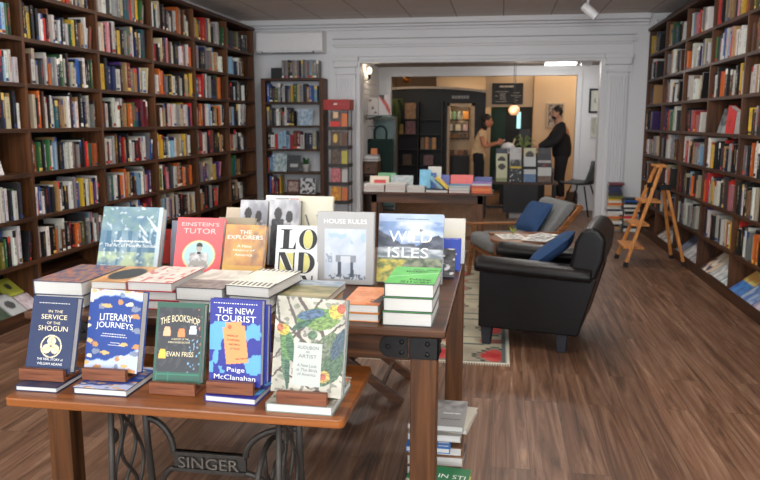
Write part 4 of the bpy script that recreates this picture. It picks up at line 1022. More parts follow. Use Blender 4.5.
# ------------------------------------------------------------------ step ladder
LADW = wood('ladder_ash', S(176, 110, 52), S(226, 156, 84), 'Z', 9, .4)
t = thing('step_ladder', 'wooden step ladder with black feet standing open before the right bookcase', 'ladder', (1.28, 7.58, 0))
def rail(a, b, nm):
    mb = MB(); mb.bar(a, b, .030, .050, up=(0, 1, 0)); o = mb.build(nm, LADW, t, bevel=.006)
    d = (Vector(b)-Vector(a)).normalized(); m2 = MB(); m2.bar(Vector(a)-d*.0, Vector(a)+d*.05, .040, .060, up=(0,1,0)); m2.build('rubber_foot', plain('black_rubber', S(24, 24, 24), .7), o, bevel=.004)
A1, A2 = Vector((0, 0, .0)), Vector((-.012, .50, 0)); ZT = 1.0
T1, T2 = Vector((.315, .115, ZT)), Vector((.315, .345, ZT))
rail(A1, T1, 'front_rail'); rail(A2, T2, 'front_rail')
H1, H2 = Vector((.385, .135, .81)), Vector((.385, .325, .81))
rail(Vector((.605, .15, 0)), H1, 'rear_rail'); rail(Vector((.577, .60, 0)), H2, 'rear_rail')
for f, dep in ((.19, .20), (.42, .17), (.655, .20)):
    p, q = A1.lerp(T1, f), A2.lerp(T2, f)
    mb = MB(); mb.box(p.x-.075, p.x+dep-.075, min(p.y, q.y)+.012, max(p.y, q.y)-.012, p.z-.012, p.z+.012); mb.build('tread', LADW, t, bevel=.004)
    m2 = MB(); m2.bar((p.x+.0, p.y-.02, p.z-.016), (q.x+.0, q.y+.02, q.z-.016), .016, .016); m2.build('tread_bar', plain('black_steel', S(26, 26, 28), .4, .5), t)
mb = MB(); mb.box(.265, .375, .10, .365, ZT-.0, ZT+.024); mb.build('top_step', LADW, t, bevel=.005)
for y in (.10, .345):
    mb = MB(); mb.box(.235, .42, y, y+.018, .775, .83); mb.build('hinge_plate', plain('black_steel', S(26, 26, 28), .4, .5), t, bevel=.004)
mb = MB(); mb.bar((.30, .10, .79), (.30, .365, .79), .02, .035); mb.build('hinge_bar', plain('black_steel', S(26, 26, 28), .4, .5), t)
mb = MB(); mb.bar((.465, .15, .52), (.465, .38, .52), .02, .04); mb.build('rear_brace', LADW, t)

# ------------------------------------------------------------------ two piles of books on the floor beside the right pilaster
rnd = random.Random(21)
cols1 = "gskwsawwnwcawyoknnkm"; cols2 = "wkgswrwkwhwkbk"
_u = 'first second third fourth fifth sixth seventh eighth ninth tenth eleventh twelfth thirteenth fourteenth fifteenth sixteenth seventeenth eighteenth nineteenth twentieth'.split()
ORD2 = _u+['twenty-'+x for x in _u[:9]]+['thirtieth']+['thirty-'+x for x in _u[:9]]+['fortieth']+['forty-'+x for x in _u[:9]]
ORD = ['lowest','second','third','fourth','fifth','sixth','seventh','eighth','ninth','tenth','eleventh','twelfth','thirteenth','fourteenth','fifteenth','sixteenth','seventeenth','eighteenth','nineteenth','twentieth','twenty-first','twenty-second','twenty-third','twenty-fourth','twenty-fifth','twenty-sixth','twenty-seventh','twenty-eighth','twenty-ninth','thirtieth']
for cols, x, nm, wid in ((cols1, 1.435, 'taller', .195), (cols2, 1.65, 'shorter', .20)):
    z = .001
    for i, c in enumerate(cols):
        tt = rnd.uniform(.022, .042); w = wid*rnd.uniform(.82, 1.02); d = .17
        rgb, nmc = PAL[c]
        spine_l = rnd.random() < .5
        display_book('piled_book', '%s book, %s from the floor in the %s pile beside the right pilaster' % (nmc, ORD[i], nm), TR(x+w+rnd.uniform(0, .015), 10.10+rnd.uniform(-.03, .015), z, PI/2+rnd.uniform(-.04, .04)), d, w, tt, cover('pal_'+nmc, rgb), group='books piled on the floor beside the pilaster')
        z += tt+.0008

# ------------------------------------------------------------------ console table at the back with books
CT = .70; CY0, CY1 = 7.76, 8.30
cx0, cx1 = onY(361.5, 193, CY0).x, onY(493, 194, CY0).x
t = thing('console_table', 'dark wood console table in front of the wide opening, spread with books', 'table', (cx0, CY0, 0)); w = cx1-cx0; d = CY1-CY0
mb = MB(); mb.box(0, w, 0, d, CT-.025, CT); mb.build('tabletop', TW, t, bevel=.004)
mb = MB(); mb.box(.1, w-.1, .03, .055, CT-.115, CT-.026); mb.build('apron', TW, t)
mb = MB(); mb.box(.1, w-.1, d-.055, d-.03, CT-.115, CT-.026); mb.build('apron', TW, t)
for x in (.1, w-.165):
    for y in (.03, d-.095):
        mb = MB(); mb.box(x, x+.065, y, y+.065, 0, CT-.026); mb.build('leg', TWZ, t, bevel=.003)
mb = MB(); mb.box(.16, w-.16, d/2-.02, d/2+.02, .16, .20); mb.build('stretcher', TW, t)
GC = 'books on the back console table'
def cbk(label, x0, x1, yb, z, t_, col, d=.2, art=None, rz=0, pages=None, spine=False):
    a, b = onY(x0, 190, CY0+.03).x, onY(x1, 190, CY0+.03).x
    if spine: return display_book('console_book', label, TR(b, yb, z, PI/2), d, b-a, t_, cover('con_%d_%d_%d' % tuple(int(q*999) for q in col), col), group=GC)
    return display_book('console_book', label, TR(a, yb, z, rz), b-a, d, t_, cover('con_%d_%d_%d' % tuple(int(q*999) for q in col), col), group=GC, art=art, nx=10, ny=10)
yb = CY0+.02; z0 = CT+.001
for i in range(3): cbk('%s white book of the first pile on the back console, counted from the left' % ('bottom', 'middle', 'top')[i], 364, 384.5, yb, z0+i*.026, .025, (S(220, 214, 206), S(196, 80, 76), S(222, 216, 210))[i])
for i in range(3): cbk('%s white and red book of the second pile on the back console' % ('bottom', 'middle', 'top')[i], 385.5, 405.5, yb, z0+i*.030, .029, (S(218, 214, 206), S(202, 120, 110), S(220, 214, 206))[i])
for i in range(2): cbk('%s pale grey book of the third pile on the back console' % ('lower', 'upper')[i], 407, 425, yb, z0+i*.031, .030, (S(190, 190, 186), S(206, 204, 198))[i])
cbk('black book lying under the leaning yellow one on the back console', 425.8, 448, yb, z0, .03, S(34, 34, 38), art=None)
cbk('bottom red and white book under the teal one on the back console', 449, 470, yb, z0, .028, S(206, 110, 100)); cbk('middle pale-blue book under the teal one on the back console', 449, 470, yb, z0+.029, .028, S(170, 190, 206))
cbk('teal-covered book atop its pile on the back console', 449, 470, yb, z0+.058, .022, S(44, 138, 176), d=.24, art=art_flat(S(44,140,178), S(58,150,186)))
for i in range(3): cbk('%s orange book of the pile at the right end of the back console' % ('bottom', 'middle', 'third')[i], 471.5, 491.5, yb, z0+i*.026, .025, (S(214, 96, 50), S(222, 130, 60), S(206, 90, 60))[i], spine=True)
cbk('purple-covered book atop the orange books on the back console', 471.5, 491.5, yb, z0+.079, .026, S(140, 104, 176), d=.24, art=art_flat(S(150,120,186), S(132,100,170)))
def cstand(label, x0, x1, ytop, Y, z, t_, col, art=None, tilt=12, roll=0):
    a, b = onY(x0, 185, Y).x, onY(x1, 185, Y).x; top = onY(x0, ytop, Y+.03).z; h = (top-z)/math.cos(math.radians(tilt))
    M = Matrix.Translation((a, Y, z)) @ Matrix.Rotation(PI/2-math.radians(tilt), 4, 'X') @ Matrix.Rotation(roll, 4, 'Z')
    return display_book('console_book', label, M, b-a, h, t_, cover('con_%d_%d_%d' % tuple(int(q*999) for q in col), col), group=GC, art=art, nx=16, ny=16)
def art_block(bg, fg): return lambda u, v: fg if .2 < u < .85 and .25 < v < .7 else bg
cstand('red and cream book propped behind the first pile on the back console', 370, 389, 176, CY0+.27, z0, .025, S(214, 196, 176), art_block(S(220, 206, 186), S(206, 62, 58)))
cstand('pale grey wide book propped behind the second pile on the back console', 391, 413, 175.5, CY0+.28, z0, .025, S(176, 184, 186), art_flat(S(186, 192, 194), S(150, 166, 164), 6))
cstand('green book propped at the back left of the back console', 378, 396, 173, CY0+.36, z0, .025, S(96, 160, 110))
cstand('sky blue book standing in the middle of the back console', 419.5, 430.5, 170, CY0+.24, z0, .03, S(120, 186, 216), art_flat(S(126,190,220), S(108,176,208)))
cstand('cream-topped book behind the sky blue one on the back console', 428, 441, 167, CY0+.33, z0, .03, S(206, 204, 196))
cstand('deep blue book beside the sky blue one on the back console', 430.8, 436, 173, CY0+.27, z0, .02, S(48, 98, 166))
a = onY(437, 188, CY0+.1)
for dx, cc, lb in ((0, S(228, 196, 70), 'yellow book leaning over at a slant on the back console'), (-.062, S(140, 186, 206), 'pale blue book leaning under the yellow one on the back console')):
    M = Matrix.Translation((a.x+.11+dx, CY0+.04, z0+.0315)) @ Matrix.Rotation(-.82, 4, 'Y') @ Matrix.Rotation(PI/2, 4, 'Z') @ Matrix.Rotation(PI/2, 4, 'X')
    display_book('console_book', lb, M, .14, .175, .028, cover('con_%d_%d_%d' % tuple(int(q*999) for q in cc), cc), group=GC)
cstand('coral book behind the teal pile on the back console', 450.5, 473, 175, CY0+.32, z0, .03, S(226, 104, 100))
cstand('navy book behind the purple one on the back console', 474.5, 492, 177, CY0+.32, z0, .03, S(62, 72, 130))
cstand('violet-blue book at the back behind the yellow book on the back console', 439, 449.5, 175, CY0+.40, z0, .03, S(96, 106, 176))
# ------------------------------------------------------------------ things on and along the far wall
PLAST = plain('white_plastic', S(232, 233, 235), .4, var=.02)
t = thing('air_conditioner', 'long white wall-mounted air conditioner above the low bookcase', 'air conditioner', (-3.40, 10.12, 2.39))
w = .95
mb = MB(); prism = [(0, .03), (.03, 0), (.255, 0), (.255, .295), (.03, .295), (0, .26)]
n = len(prism); mb.add([(0, y, z) for y, z in prism]+[(w, y, z) for y, z in prism], [tuple(range(n)), tuple(range(n, 2*n))[::-1]]+[(i, n+i, n+(i+1) % n, (i+1) % n) for i in range(n)]); mb.build('casing', PLAST, t, bevel=.008, seg=3)
mb = MB(); mb.box(.08, w-.12, -.004, .06, -.002, .018); mb.build('air_slot', plain('ac_slot', S(90, 92, 96), .6), t)
mb = MB(); mb.bar((.10, -.006, .012), (w-.14, -.006, .012), .004, .016); mb.build('flap', PLAST, t)
# revolving red rack
RED = plain('red_enamel', S(158, 28, 24), .4); WIRE = plain('rack_wire', S(60, 58, 58), .5, .4)
RXc, RYc = -2.17, 9.92
t = thing('book_rack', 'red-topped wire book rack beside the low bookcase', 'rack', (RXc, RYc, 0))
for x in (-.14, .14):
    for y in (-.12, .12):
        mb = MB(); mb.cyl((x, y, .03), (x, y, 1.60), .006, 8); mb.build('post', WIRE, t, smooth=True)
mb = MB(); mb.box(-.18, .18, -.15, .15, 0, .03); mb.build('base', RED, t, bevel=.005)
mb = MB(); mb.box(-.19, .17, -.15, .15, 1.60, 1.74); s = mb.build('sign_box', RED, t, bevel=.004)
mb = MB(); mb.box(-.045, .0, -.1525, -.1505, 1.668, 1.69); mb.build('sign_label', plain('label_white', S(226, 222, 216), .5), s)
mb = MB(); mb.box(.0, .12, -.1525, -.1505, 1.676, 1.681); mb.build('sign_line', plain('label_dull', S(190, 90, 80), .5), s)
TIERS = [1.33, 1.075, .83, .58, .33]
for z in TIERS:
    mb = MB(); mb.box(-.145, .145, -.145, .145, z, z+.008); mb.box(-.145, .145, -.15, -.145, z, z+.05); mb.box(.145, .15, -.145, .145, z, z+.05); mb.build('pocket', WIRE, t)
GRK = 'books in the red-topped rack'
fr = [(S(206, 60, 48), 'red and white'), (S(196, 156, 66), 'dark gold'), (S(106, 84, 70), 'dark brown'), (S(206, 116, 122), 'pink'), (S(228, 160, 44), 'amber')]
sd = [(S(206, 110, 50), 'orange'), (S(96, 60, 40), 'brown'), (S(186, 176, 70), 'olive yellow'), (S(190, 184, 180), 'grey'), (S(226, 112, 40), 'orange')]
for k, z in enumerate(TIERS):
    for j, (x, ww) in enumerate(((-.10, .135),)):
        c, nm = fr[k]; M = Matrix.Translation((RXc+x, RYc-.122, z+.0085)) @ Matrix.Rotation(PI/2-.10, 4, 'X')
        a = {0: lambda u, v: S(226, 190, 150) if v > .66 and .3 < u < .8 else (S(214, 50, 44) if v < .5 else S(70, 60, 56)), 1: lambda u, v: S(216, 180, 96) if math.hypot(u-.5, v-.6) < .25 else S(84, 66, 50), 2: lambda u, v: mixc(S(120, 94, 76), S(50, 44, 44), .5+1.4*fbm(u*5, v*5)), 3: lambda u, v: mixc(S(212, 128, 132), S(150, 70, 80), .5+fbm(u*4, v*5)), 4: lambda u, v: mixc(S(236, 176, 50), S(180, 96, 40), .5+1.3*fbm(u*4, v*4))}[k]
        display_book('rack_book', '%s book facing out on the %s tier of the red-topped rack' % (nm, ('top', 'second', 'third', 'fourth', 'bottom')[k]), M, ww, .232, .022, cover('rk_'+nm, c), group=GRK, art=a, nx=12, ny=16)
    M = Matrix.Translation((RXc+.058, RYc-.122, z+.0085)) @ Matrix.Rotation(PI/2-.06, 4, 'X') @ Matrix.Rotation(.0, 4, 'Z')
    c, nm = sd[k]
    display_book('rack_book', '%s book at the right side of the %s tier of the red-topped rack' % (nm, ('top', 'second', 'third', 'fourth', 'bottom')[k]), M, .075, .215, .022, cover('rs_'+nm, c), group=GRK)
# low bookcase: face-out books, plant, framed picture
GL = 'face-out things in the low bookcase'
def fcase(name, label, x0, x1, ytop, row, col, art=None, tilt=10, t_=.02):
    Y = FY+.05; a, b = onY(x0, 160, Y).x, onY(x1, 160, Y).x; z = FZ[row]+.001; h = onY(x0, ytop, Y).z-z
    M = Matrix.Translation((a, Y, z)) @ Matrix.Rotation(PI/2-math.radians(tilt), 4, 'X')
    return display_book(name, label, M, b-a, h, t_, cover('fc_%d%d%d' % tuple(int(q*999) for q in col), col), group=GL, art=art, nx=14, ny=16)
fcase('facing_book', 'pale blue and white book facing out at the end of the second shelf', 298.5, 313, 109, 2, S(170, 190, 206), art_flat(S(186, 200, 212), S(120, 150, 176), 5))
fcase('facing_book', 'white and pale blue book facing out, two places left of the potted plant', 272.5, 286.5, 153, 4, S(190, 200, 206), art_flat(S(196, 206, 206), S(110, 140, 150), 5))
fcase('facing_book', 'dark grey book facing out just left of the potted plant', 288, 300, 155, 4, S(60, 64, 68), lambda u, v: S(180, 184, 184) if .25 < v < .5 and .2 < u < .8 else S(58, 62, 66))
fcase('facing_book', 'black and white book facing out at the end of the fifth shelf', 300, 315, 178, 5, S(200, 200, 204), lambda u, v: S(40, 40, 44) if nz(u*5, v*5, 2) > .1 else S(210, 210, 212))
fcase('picture_frame', 'small brown-framed picture leaning on the fifth shelf of the low bookcase', 286.5, 299, 179.5, 5, S(84, 54, 44), lambda u, v: S(84, 54, 44) if min(u, 1-u, v, 1-v) < .14 else mixc(S(190, 170, 160), S(120, 90, 84), .5+fbm(u*5, v*5)))['category'] = 'picture'
pp = onY(306, 171, FY+.09)
t = thing('potted_plant', 'small leafy green plant in a white pot on the low bookcase', 'plant', (pp.x, FY+.10, FZ[4]+.001))
mb = MB(); mb.lathe([(.045, 0), (.058, .10), (.062, .105), (.056, .105), (.05, .09), (0, .09)], 18); mb.build('pot', plain('white_ceramic', S(216, 216, 214), .4), t, smooth=True)
mb = MB(); rnd = random.Random(4)
for k in range(26):
    a = rnd.random()*2*PI; r = rnd.uniform(.02, .075); h = rnd.uniform(.12, .21); mb.tube([(0, 0, .09), (r*.5*math.cos(a), r*.5*math.sin(a), h*.8), (r*math.cos(a), r*math.sin(a), h)], [.002, .012, .003], 5)
mb.build('foliage', plain('plant_green', S(44, 88, 42), .6), t, smooth=True)
o = None
mb = MB(); mb.box(0, .16, 0, .16, 0, .14); o = mb.build('storage_box', plain('black_card', S(34, 34, 36), .6), None, M=TR(-3.185, FY+.05, FZ[0]+.004), bevel=.003); tag(o, 'black box on top of the low bookcase beside the grey volumes', 'box')

# ceiling spotlight
SP = onY(588, 2, 9.0)
t = thing('track_spotlight', 'white cylinder spotlight hanging from the ceiling above the opening', 'spotlight', (SP.x, 9.0, ZC))
mb = MB(); mb.cyl((0, 0, -.001), (0, 0, -.10), .012, 10); mb.build('stem', PLAST, t)
mb = MB(); a = Vector((-.05, 0, -.085)); b = Vector((.10, -.02, -.215)); mb.tube([a, a.lerp(b, .12), a.lerp(b, .13), a.lerp(b, .75), a.lerp(b, .76), b], [.044, .05, .052, .052, .048, .048], 20); mb.build('lamp_head', PLAST, t)
mb = MB(); mb.tube([(.0, -.056, -.09), (.03, -.058, -.15), (.03, .05, -.15), (0, .054, -.09)], .006, 6); mb.build('yoke', PLAST, t)
# pipes lying on top of the right bookcase
zt = RZ3+4*PITCHZ+UT*.8
t = thing('metal_duct', 'grey metal duct lying along the top of the right bookcase', 'duct', (2.07, 5.2, zt))
mb = MB(); mb.cyl((0, 0, .062), (0, 4.75, .062), .06, 16); mb.build('pipe', plain('duct_metal', S(92, 94, 96), .5, .4), t, smooth=True)
for k in range(7):
    mb = MB(); mb.cyl((0, .3+k*.68, .062), (0, .33+k*.68, .062), .0615, 16); mb.build('clamp', plain('duct_metal_dark', S(60, 62, 64), .5, .4), t)
mb = MB(); mb.box(-.03, .03, -.03, .03, 0, .08); mb.ell((0, -.02, .06), (.024, .03, .024), 12, 8); o = mb.build('camera_unit', PLAST, None, M=TR(1.95, 10.2, zt), bevel=.004); tag(o, 'small white device on the end of the right bookcase top', 'security camera')

# face-out books on the long bookcases
def faceout(name, label, side, a, w, h, tdeg, z, t_, col, art, rec=.06):
    """side -1: left case (viewer's right is +Y); a: world Y of the cover's left edge"""
    if side < 0: u = Vector((0, 1, 0)); nb = Vector((-1, 0, 0)); X = LX-rec
    else: u = Vector((0, -1, 0)); nb = Vector((1, 0, 0)); X = RX+rec
    k = math.radians(tdeg); up = Vector((0, 0, math.cos(k)))+nb*math.sin(k); nn = u.cross(up)
    return display_book(name, label, mat4(u, up, nn, Vector((X, a, z))-nn*t_), w, h, t_, cover('fo_%d%d%d' % tuple(int(q*999) for q in col), col), art=art, nx=24, ny=30)
zL4 = LZ3-PITCHZ
faceout('facing_book', 'white book with scattered dark red marks facing out on the left bookcase', -1, LY0+.50, .27, .235, 16, zL4+.001, .02, S(214, 210, 208),
        lambda u, v: S(60, 56, 60) if v > .93 and .1 < u < .6 else (mixc(S(112, 40, 54), S(70, 60, 80), .5+nz(u*9, v*9)) if abs(u-.35-.25*math.sin(v*5)) < .06 and nz(u*14, v*14) > -.15 else S(216, 212, 210)))
zR3 = RZ3
faceout('facing_book', 'dark grey book facing out beside the tilted red one on the right bookcase', 1, RY0+2+.86, .30, .225, 14, zR3+.001, .02, S(64, 72, 76), lambda u, v: mixc(S(60, 70, 74), S(140, 146, 146), .2+.8*(v < .3)+fbm(u*4, v*4)))
M = Matrix.Translation((RX+.05, RY0+2+.50, zR3+.001)) @ Matrix.Rotation(.20, 4, 'X')
# spine-out leaning red volume
b_ = MB(); 
r = thing('facing_book', 'bright red book tilted to one side on the right bookcase', 'book', Matrix(((0, 0, -1, RX+.04), (-1, 0, 0, RY0+2+.52), (0, 1, 0, zR3+.012), (0, 0, 0, 1))) @ Matrix.Rotation(-.24, 4, 'Z'))
mb = MB(); mb.box(0, .23, 0, .235, 0, .004); mb.box(0, .23, 0, .235, -.05, -.046); mb.box(0, .004, 0, .235, -.05, 0); mb.build('cover', cover('red_tilt', S(206, 40, 42)), r)
mb = MB(); mb.box(.004, .226, .004, .231, -.046, 0); mb.build('page_block', PAGES, r)
painted_grid('cover_art', .23, .235, 14, 14, lambda u, v: S(212, 42, 44) if not (.3 < v < .7 and .25 < u < .55 and nz(u*9, v*9) > 0) else S(150, 24, 30), r, z=.0043)

# books lying on the slanted bottom boards
GSL = 'books lying face up on the slanted bottom shelves'
ANG = math.atan2(.22, .285)
def slanted(label, side, y_left, up0, w, h, t_, col, art):
    if side < 0: u = Vector((0, 1, 0)); nb = Vector((-1, 0, 0)); X = LX
    else: u = Vector((0, -1, 0)); nb = Vector((1, 0, 0)); X = RX
    up = nb*math.cos(ANG)+Vector((0, 0, math.sin(ANG))); nn = u.cross(up)
    o = Vector((X, y_left, .0715))+up*up0+nn*.0015
    return display_book('slanted_book', label, mat4(u, up, nn, o), w, h, t_, cover('sl_%d%d%d' % tuple(int(q*999) for q in col), col), group=GSL, art=art, nx=16, ny=18)
y = LY0+.02
slanted('dark green book lying at the lower left of the left bookcase foot', -1, y+.46, .005, .15, .19, .02, S(40, 60, 48), art_flat(S(36, 60, 46), S(70, 84, 60), 5))
slanted('grey book with a dark rounded stone on its cover, left bookcase foot', -1, y+.63, .005, .16, .20, .02, S(176, 178, 178), lambda u, v: S(70, 70, 72) if ((u-.5)/.3)**2+((v-.5)/.2)**2 < 1 else S(180, 182, 182))
slanted('pink and white book lying on the left bookcase foot', -1, y+.81, .005, .15, .15, .02, S(206, 196, 200), art_flat(S(214, 202, 206), S(190, 170, 178), 4))
slanted('lime yellow book lying above the pink and white one, left bookcase foot', -1, y+.78, .165, .17, .17, .02, S(176, 180, 70), lambda u, v: S(66, 70, 56) if math.hypot(u-.5, v-.55) < .18 else S(180, 184, 72))
slanted('pale book lying at the back of the left bookcase foot', -1, y+.56, .205, .17, .14, .02, S(150, 150, 150), art_flat(S(160, 160, 160), S(110, 110, 110), 4))
R0 = RY0
slanted('large book with yellow landscape above blue sea, right bookcase foot', 1, R0+1.93, .0, .28, .33, .022, S(60, 110, 170), lambda u, v: (mixc(S(206, 200, 120), S(214, 150, 80), .5+1.4*fbm(u*4, v*4)) if v > .42 else mixc(S(60, 130, 196), S(40, 80, 150), .5+1.3*fbm(u*4, v*5))))
slanted('deep blue book lying beside the yellow and blue one, right bookcase foot', 1, R0+1.63, .0, .26, .33, .022, S(44, 84, 156), art_flat(S(46, 90, 160), S(150, 170, 190), 4))
slanted('pale violet book lying by the deep blue one, right bookcase foot', 1, R0+1.35, .0, .24, .30, .022, S(170, 160, 180), art_flat(S(186, 176, 190), S(130, 120, 150), 4))
slanted('cream book with dark purple figures lying on the right bookcase foot', 1, R0+2.80, .0, .27, .33, .022, S(206, 196, 180), lambda u, v: S(52, 46, 74) if nz(u*4, v*4, 3) > .12 and v < .55 else mixc(S(214, 206, 192), S(190, 160, 130), .5+fbm(u*3, v*3)))
slanted('white and grey magazine lying on the right bookcase foot', 1, R0+2.50, .0, .24, .30, .012, S(206, 206, 204), art_flat(S(214, 214, 212), S(150, 156, 156), 4))
slanted('teal and white magazine lying on the right bookcase foot', 1, R0+2.24, .0, .2, .29, .012, S(150, 180, 180), art_flat(S(210, 214, 212), S(120, 150, 150), 5))
slanted('slate blue book lying behind the step ladder on the bookcase foot', 1, R0+3.85, .0, .26, .32, .02, S(110, 120, 146), art_flat(S(120, 130, 156), S(70, 76, 100), 4))
slanted('white book lying behind the step ladder on the bookcase foot', 1, R0+3.56, .0, .26, .31, .02, S(206, 206, 204), art_flat(S(212, 212, 210), S(160, 160, 166), 4))
slanted('grey book lying behind the step ladder on the bookcase foot', 1, R0+3.27, .0, .22, .29, .02, S(150, 150, 150), art_flat(S(170, 170, 170), S(110, 110, 112), 4))
slanted('brown and white book lying near the far end of the bookcase foot', 1, R0+4.80, .0, .28, .31, .02, S(170, 160, 150), art_flat(S(196, 190, 182), S(120, 100, 90), 4))
slanted('pale book lying near the far end of the bookcase foot', 1, R0+4.45, .0, .26, .30, .02, S(190, 188, 184), art_flat(S(200, 198, 194), S(150, 146, 140), 4))
# ------------------------------------------------------------------ passage and back room
def bxp(x0, x1, y0, y1, Y):                        # picture rectangle at depth Y -> world x0, x1, z0, z1
    a = onY(x0, y1, Y); b = onY(x1, y0, Y); return a.x, b.x, a.z, b.z
BLK = plain('black_matte', S(24, 25, 27), .55)
STEEL = plain('black_steel', S(26, 26, 28), .4, .5)
# slatted panel and glass-fronted bay on the passage's left wall
t = thing('slatwall_panel', 'white slatted display panel on the passage wall under the bare bulb', 'display panel', (-2.038, 10.75, 1.60))
mb = MB(); mb.box(0, .012, 0, 1.55, 0, .58); mb.build('panel', WHITE, t)
for k in range(7):
    mb = MB(); mb.box(.012, .026, 0, 1.55, .01+k*.082, .075+k*.082); mb.build('slat', WHITE, t)
mb = MB(); mb.box(0, .05, -.05, 0, -.65, .60); mb.build('end_post', WHITE, t)
YS = 11.15
x0, x1, z0, z1 = bxp(365.5, 392, 98, 115, YS)
t = thing('glass_shelf', 'narrow glass-edged shelf on the passage left wall carrying two printed boards', 'shelf', (-2.01, YS-.12, z0-.016))
mb = MB(); mb.box(0, x1+2.01, 0, .34, 0, .014); mb.build('board', plain('green_glass_edge', S(70, 92, 86), .3), t)
for y in (.03, .29): mb = MB(); mb.bar((0, y, -.05), (.20, y, -.004), .012, .02); mb.build('bracket', STEEL, t)
def board(name, label, x0, x1, y0, y1, Y, art, cat, group=None, th=.012, z=None, col=S(214, 212, 208)):
    X0, X1, Z0, Z1 = bxp(x0, x1, y0, y1, Y)
    if z is not None: Z0 = z
    M = Matrix.Translation((X0, Y, Z0)) @ Matrix.Rotation(PI/2, 4, 'X')
    r = thing(name, label, cat, M, group); mb = MB(); mb.box(0, X1-X0, 0, Z1-Z0, 0, th); mb.build('board', plain('brd_%d%d%d' % tuple(int(q*999) for q in col), col, .6), r)
    painted_grid('printed_face', X1-X0, Z1-Z0, 14, 16, art, r, z=th+.0006); return r
ZS = z0-.001
board('print_board', 'white board with small dark red spots on the passage shelf', 367.5, 378.3, 98, 115, YS, lambda u, v: S(120, 40, 44) if any(math.hypot((u-a)*.8, v-b) < .09 for a, b in ((.5, .42), (.25, .85), (.75, .15))) else S(196, 190, 186), 'print', z=ZS)
board('print_board', 'black white and red slanted board on the passage shelf', 379, 390.5, 95, 115, YS+.02, lambda u, v: S(26, 24, 26) if v > .75-u*.5+.2 and u < .5 else (S(186, 70, 56) if abs(v-(1.05-u*.9)) < .16 else S(206, 198, 200)), 'print', z=ZS)
x0, x1, z0, z1 = bxp(365.5, 396, 116.5, 190, 11.9)
t = thing('glass_cabinet', 'tall pale green glass cabinet standing behind the dark tote bag', 'cabinet', (x0, 11.85, 0))
mb = MB(); mb.box(0, x1-x0, .25, .27, .05, z1); mb.build('back_panel', plain('frosted_green', S(120, 150, 148), .35), t)
for x in (0, x1-x0-.025): mb = MB(); mb.box(x, x+.025, 0, .27, 0, z1); mb.build('post', plain('grey_post', S(96, 100, 98), .4, .3), t)
for z in (.05, z1-.03): mb = MB(); mb.box(.025, x1-x0-.025, 0, .27, z-.03, z); mb.build('shelf', plain('grey_post', S(96, 100, 98), .4, .3), t)
# tote bag
YT = 11.35
x0, x1, z0, z1 = bxp(367, 393, 139, 172, YT)
t = thing('tote_bag', 'dark green tote bag hanging by its handles in front of the glass cabinet', 'bag', (x0, YT, z0)); w, h = x1-x0, z1-z0
GBAG = plain('dark_green_canvas', S(24, 46, 42), .9)
mb = MB(); mb.box(0, w, 0, .09, 0, h); mb.build('bag_body', GBAG, t, bevel=.03, seg=3)
c0, c1, _, zh = bxp(374, 386, 126, 140, YT); c0 -= x0; c1 -= x0; zh -= z0
for y in (.02, .07):
    mb = MB(); mb.tube([(c0, y, h-.06)]+[((c0+c1)/2-(c1-c0)/2*math.cos(PI*j/10), y, zh-(c1-c0)/2+(c1-c0)/2*math.sin(PI*j/10)) for j in range(11)]+[(c1, y, h-.06)], .013, 8); mb.build('handle', GBAG, t, smooth=True)
mb = MB(); mb.cyl((-2.04-x0, .045, zh-.004), ((c0+c1)/2+.06, .045, zh-.004), .006, 8); o = mb.build('peg', STEEL, None, M=Matrix.Translation((x0, YT, z0))); tag(o, 'steel peg on the passage wall that the tote bag hangs from', 'peg')
# little cabinet with papers
YC = 10.72
x0, x1, z0, z1 = bxp(356, 377, 161.5, 215, YC)
x0 = -2.03
t = thing('side_cabinet', 'small brown open wooden cabinet at the left end of the passage', 'cabinet', (x0, YC, 0)); w = x1-x0
for x in (0, w-.02): mb = MB(); mb.box(x, x+.02, 0, .32, 0, z1-.022); mb.build('side', TWZ, t)
for z in (.10, .42, .66, z1): mb = MB(); mb.box(-.0 if z == z1 else .02, w if z == z1 else w-.02, 0, .32, z-.022, z); mb.build('shelf', TW, t)
mb = MB(); mb.box(.02, w-.02, .30, .32, .02, z1-.03); mb.build('back', TW, t)
mb = MB(); mb.box(.022, w-.022, -.012, .006, z1-.185, z1-.03); dr = mb.build('drawer', TW, t)
m2 = MB(); m2.ell((w/2, -.022, z1-.11), (.014, .012, .014), 10, 6); m2.build('knob', STEEL, dr, smooth=True)
for k in range(5): 
    mb = MB(); mb.box(0, .24-.01*k, 0, .22, 0, .018); o = mb.build('catalogue', plain('paper_%d' % (k % 3), (S(206, 204, 200), S(150, 152, 156), S(222, 220, 216))[k % 3], .7), None, M=TR(x0+.02+.006*k, YC+.04, z1+.001+k*.019, .03*(k % 2))); tag(o, '%s paper catalogue of the stack on the small passage cabinet' % ORD[k], 'catalogue', 'catalogues on the small passage cabinet')
mb = MB(); mb.box(0, .09, 0, .09, 0, .09); o = mb.build('card_box', plain('orange_card', S(214, 130, 80), .6), None, M=TR(x0+.14, YC+.07, z1+.097), bevel=.003); tag(o, 'small orange box on the catalogues of the passage cabinet', 'box')
for k, c in enumerate('nhng'):
    rgb, nm = PAL[c]; display_book('cabinet_book', '%s book lying %s in the small passage cabinet' % (nm, ('lowest', 'second', 'third', 'uppermost')[k]), TR(x0+.03, YC+.03, .421+k*.034, 0), w-.06, .2, .033, cover('pal_'+nm, rgb), group='books in the small passage cabinet')
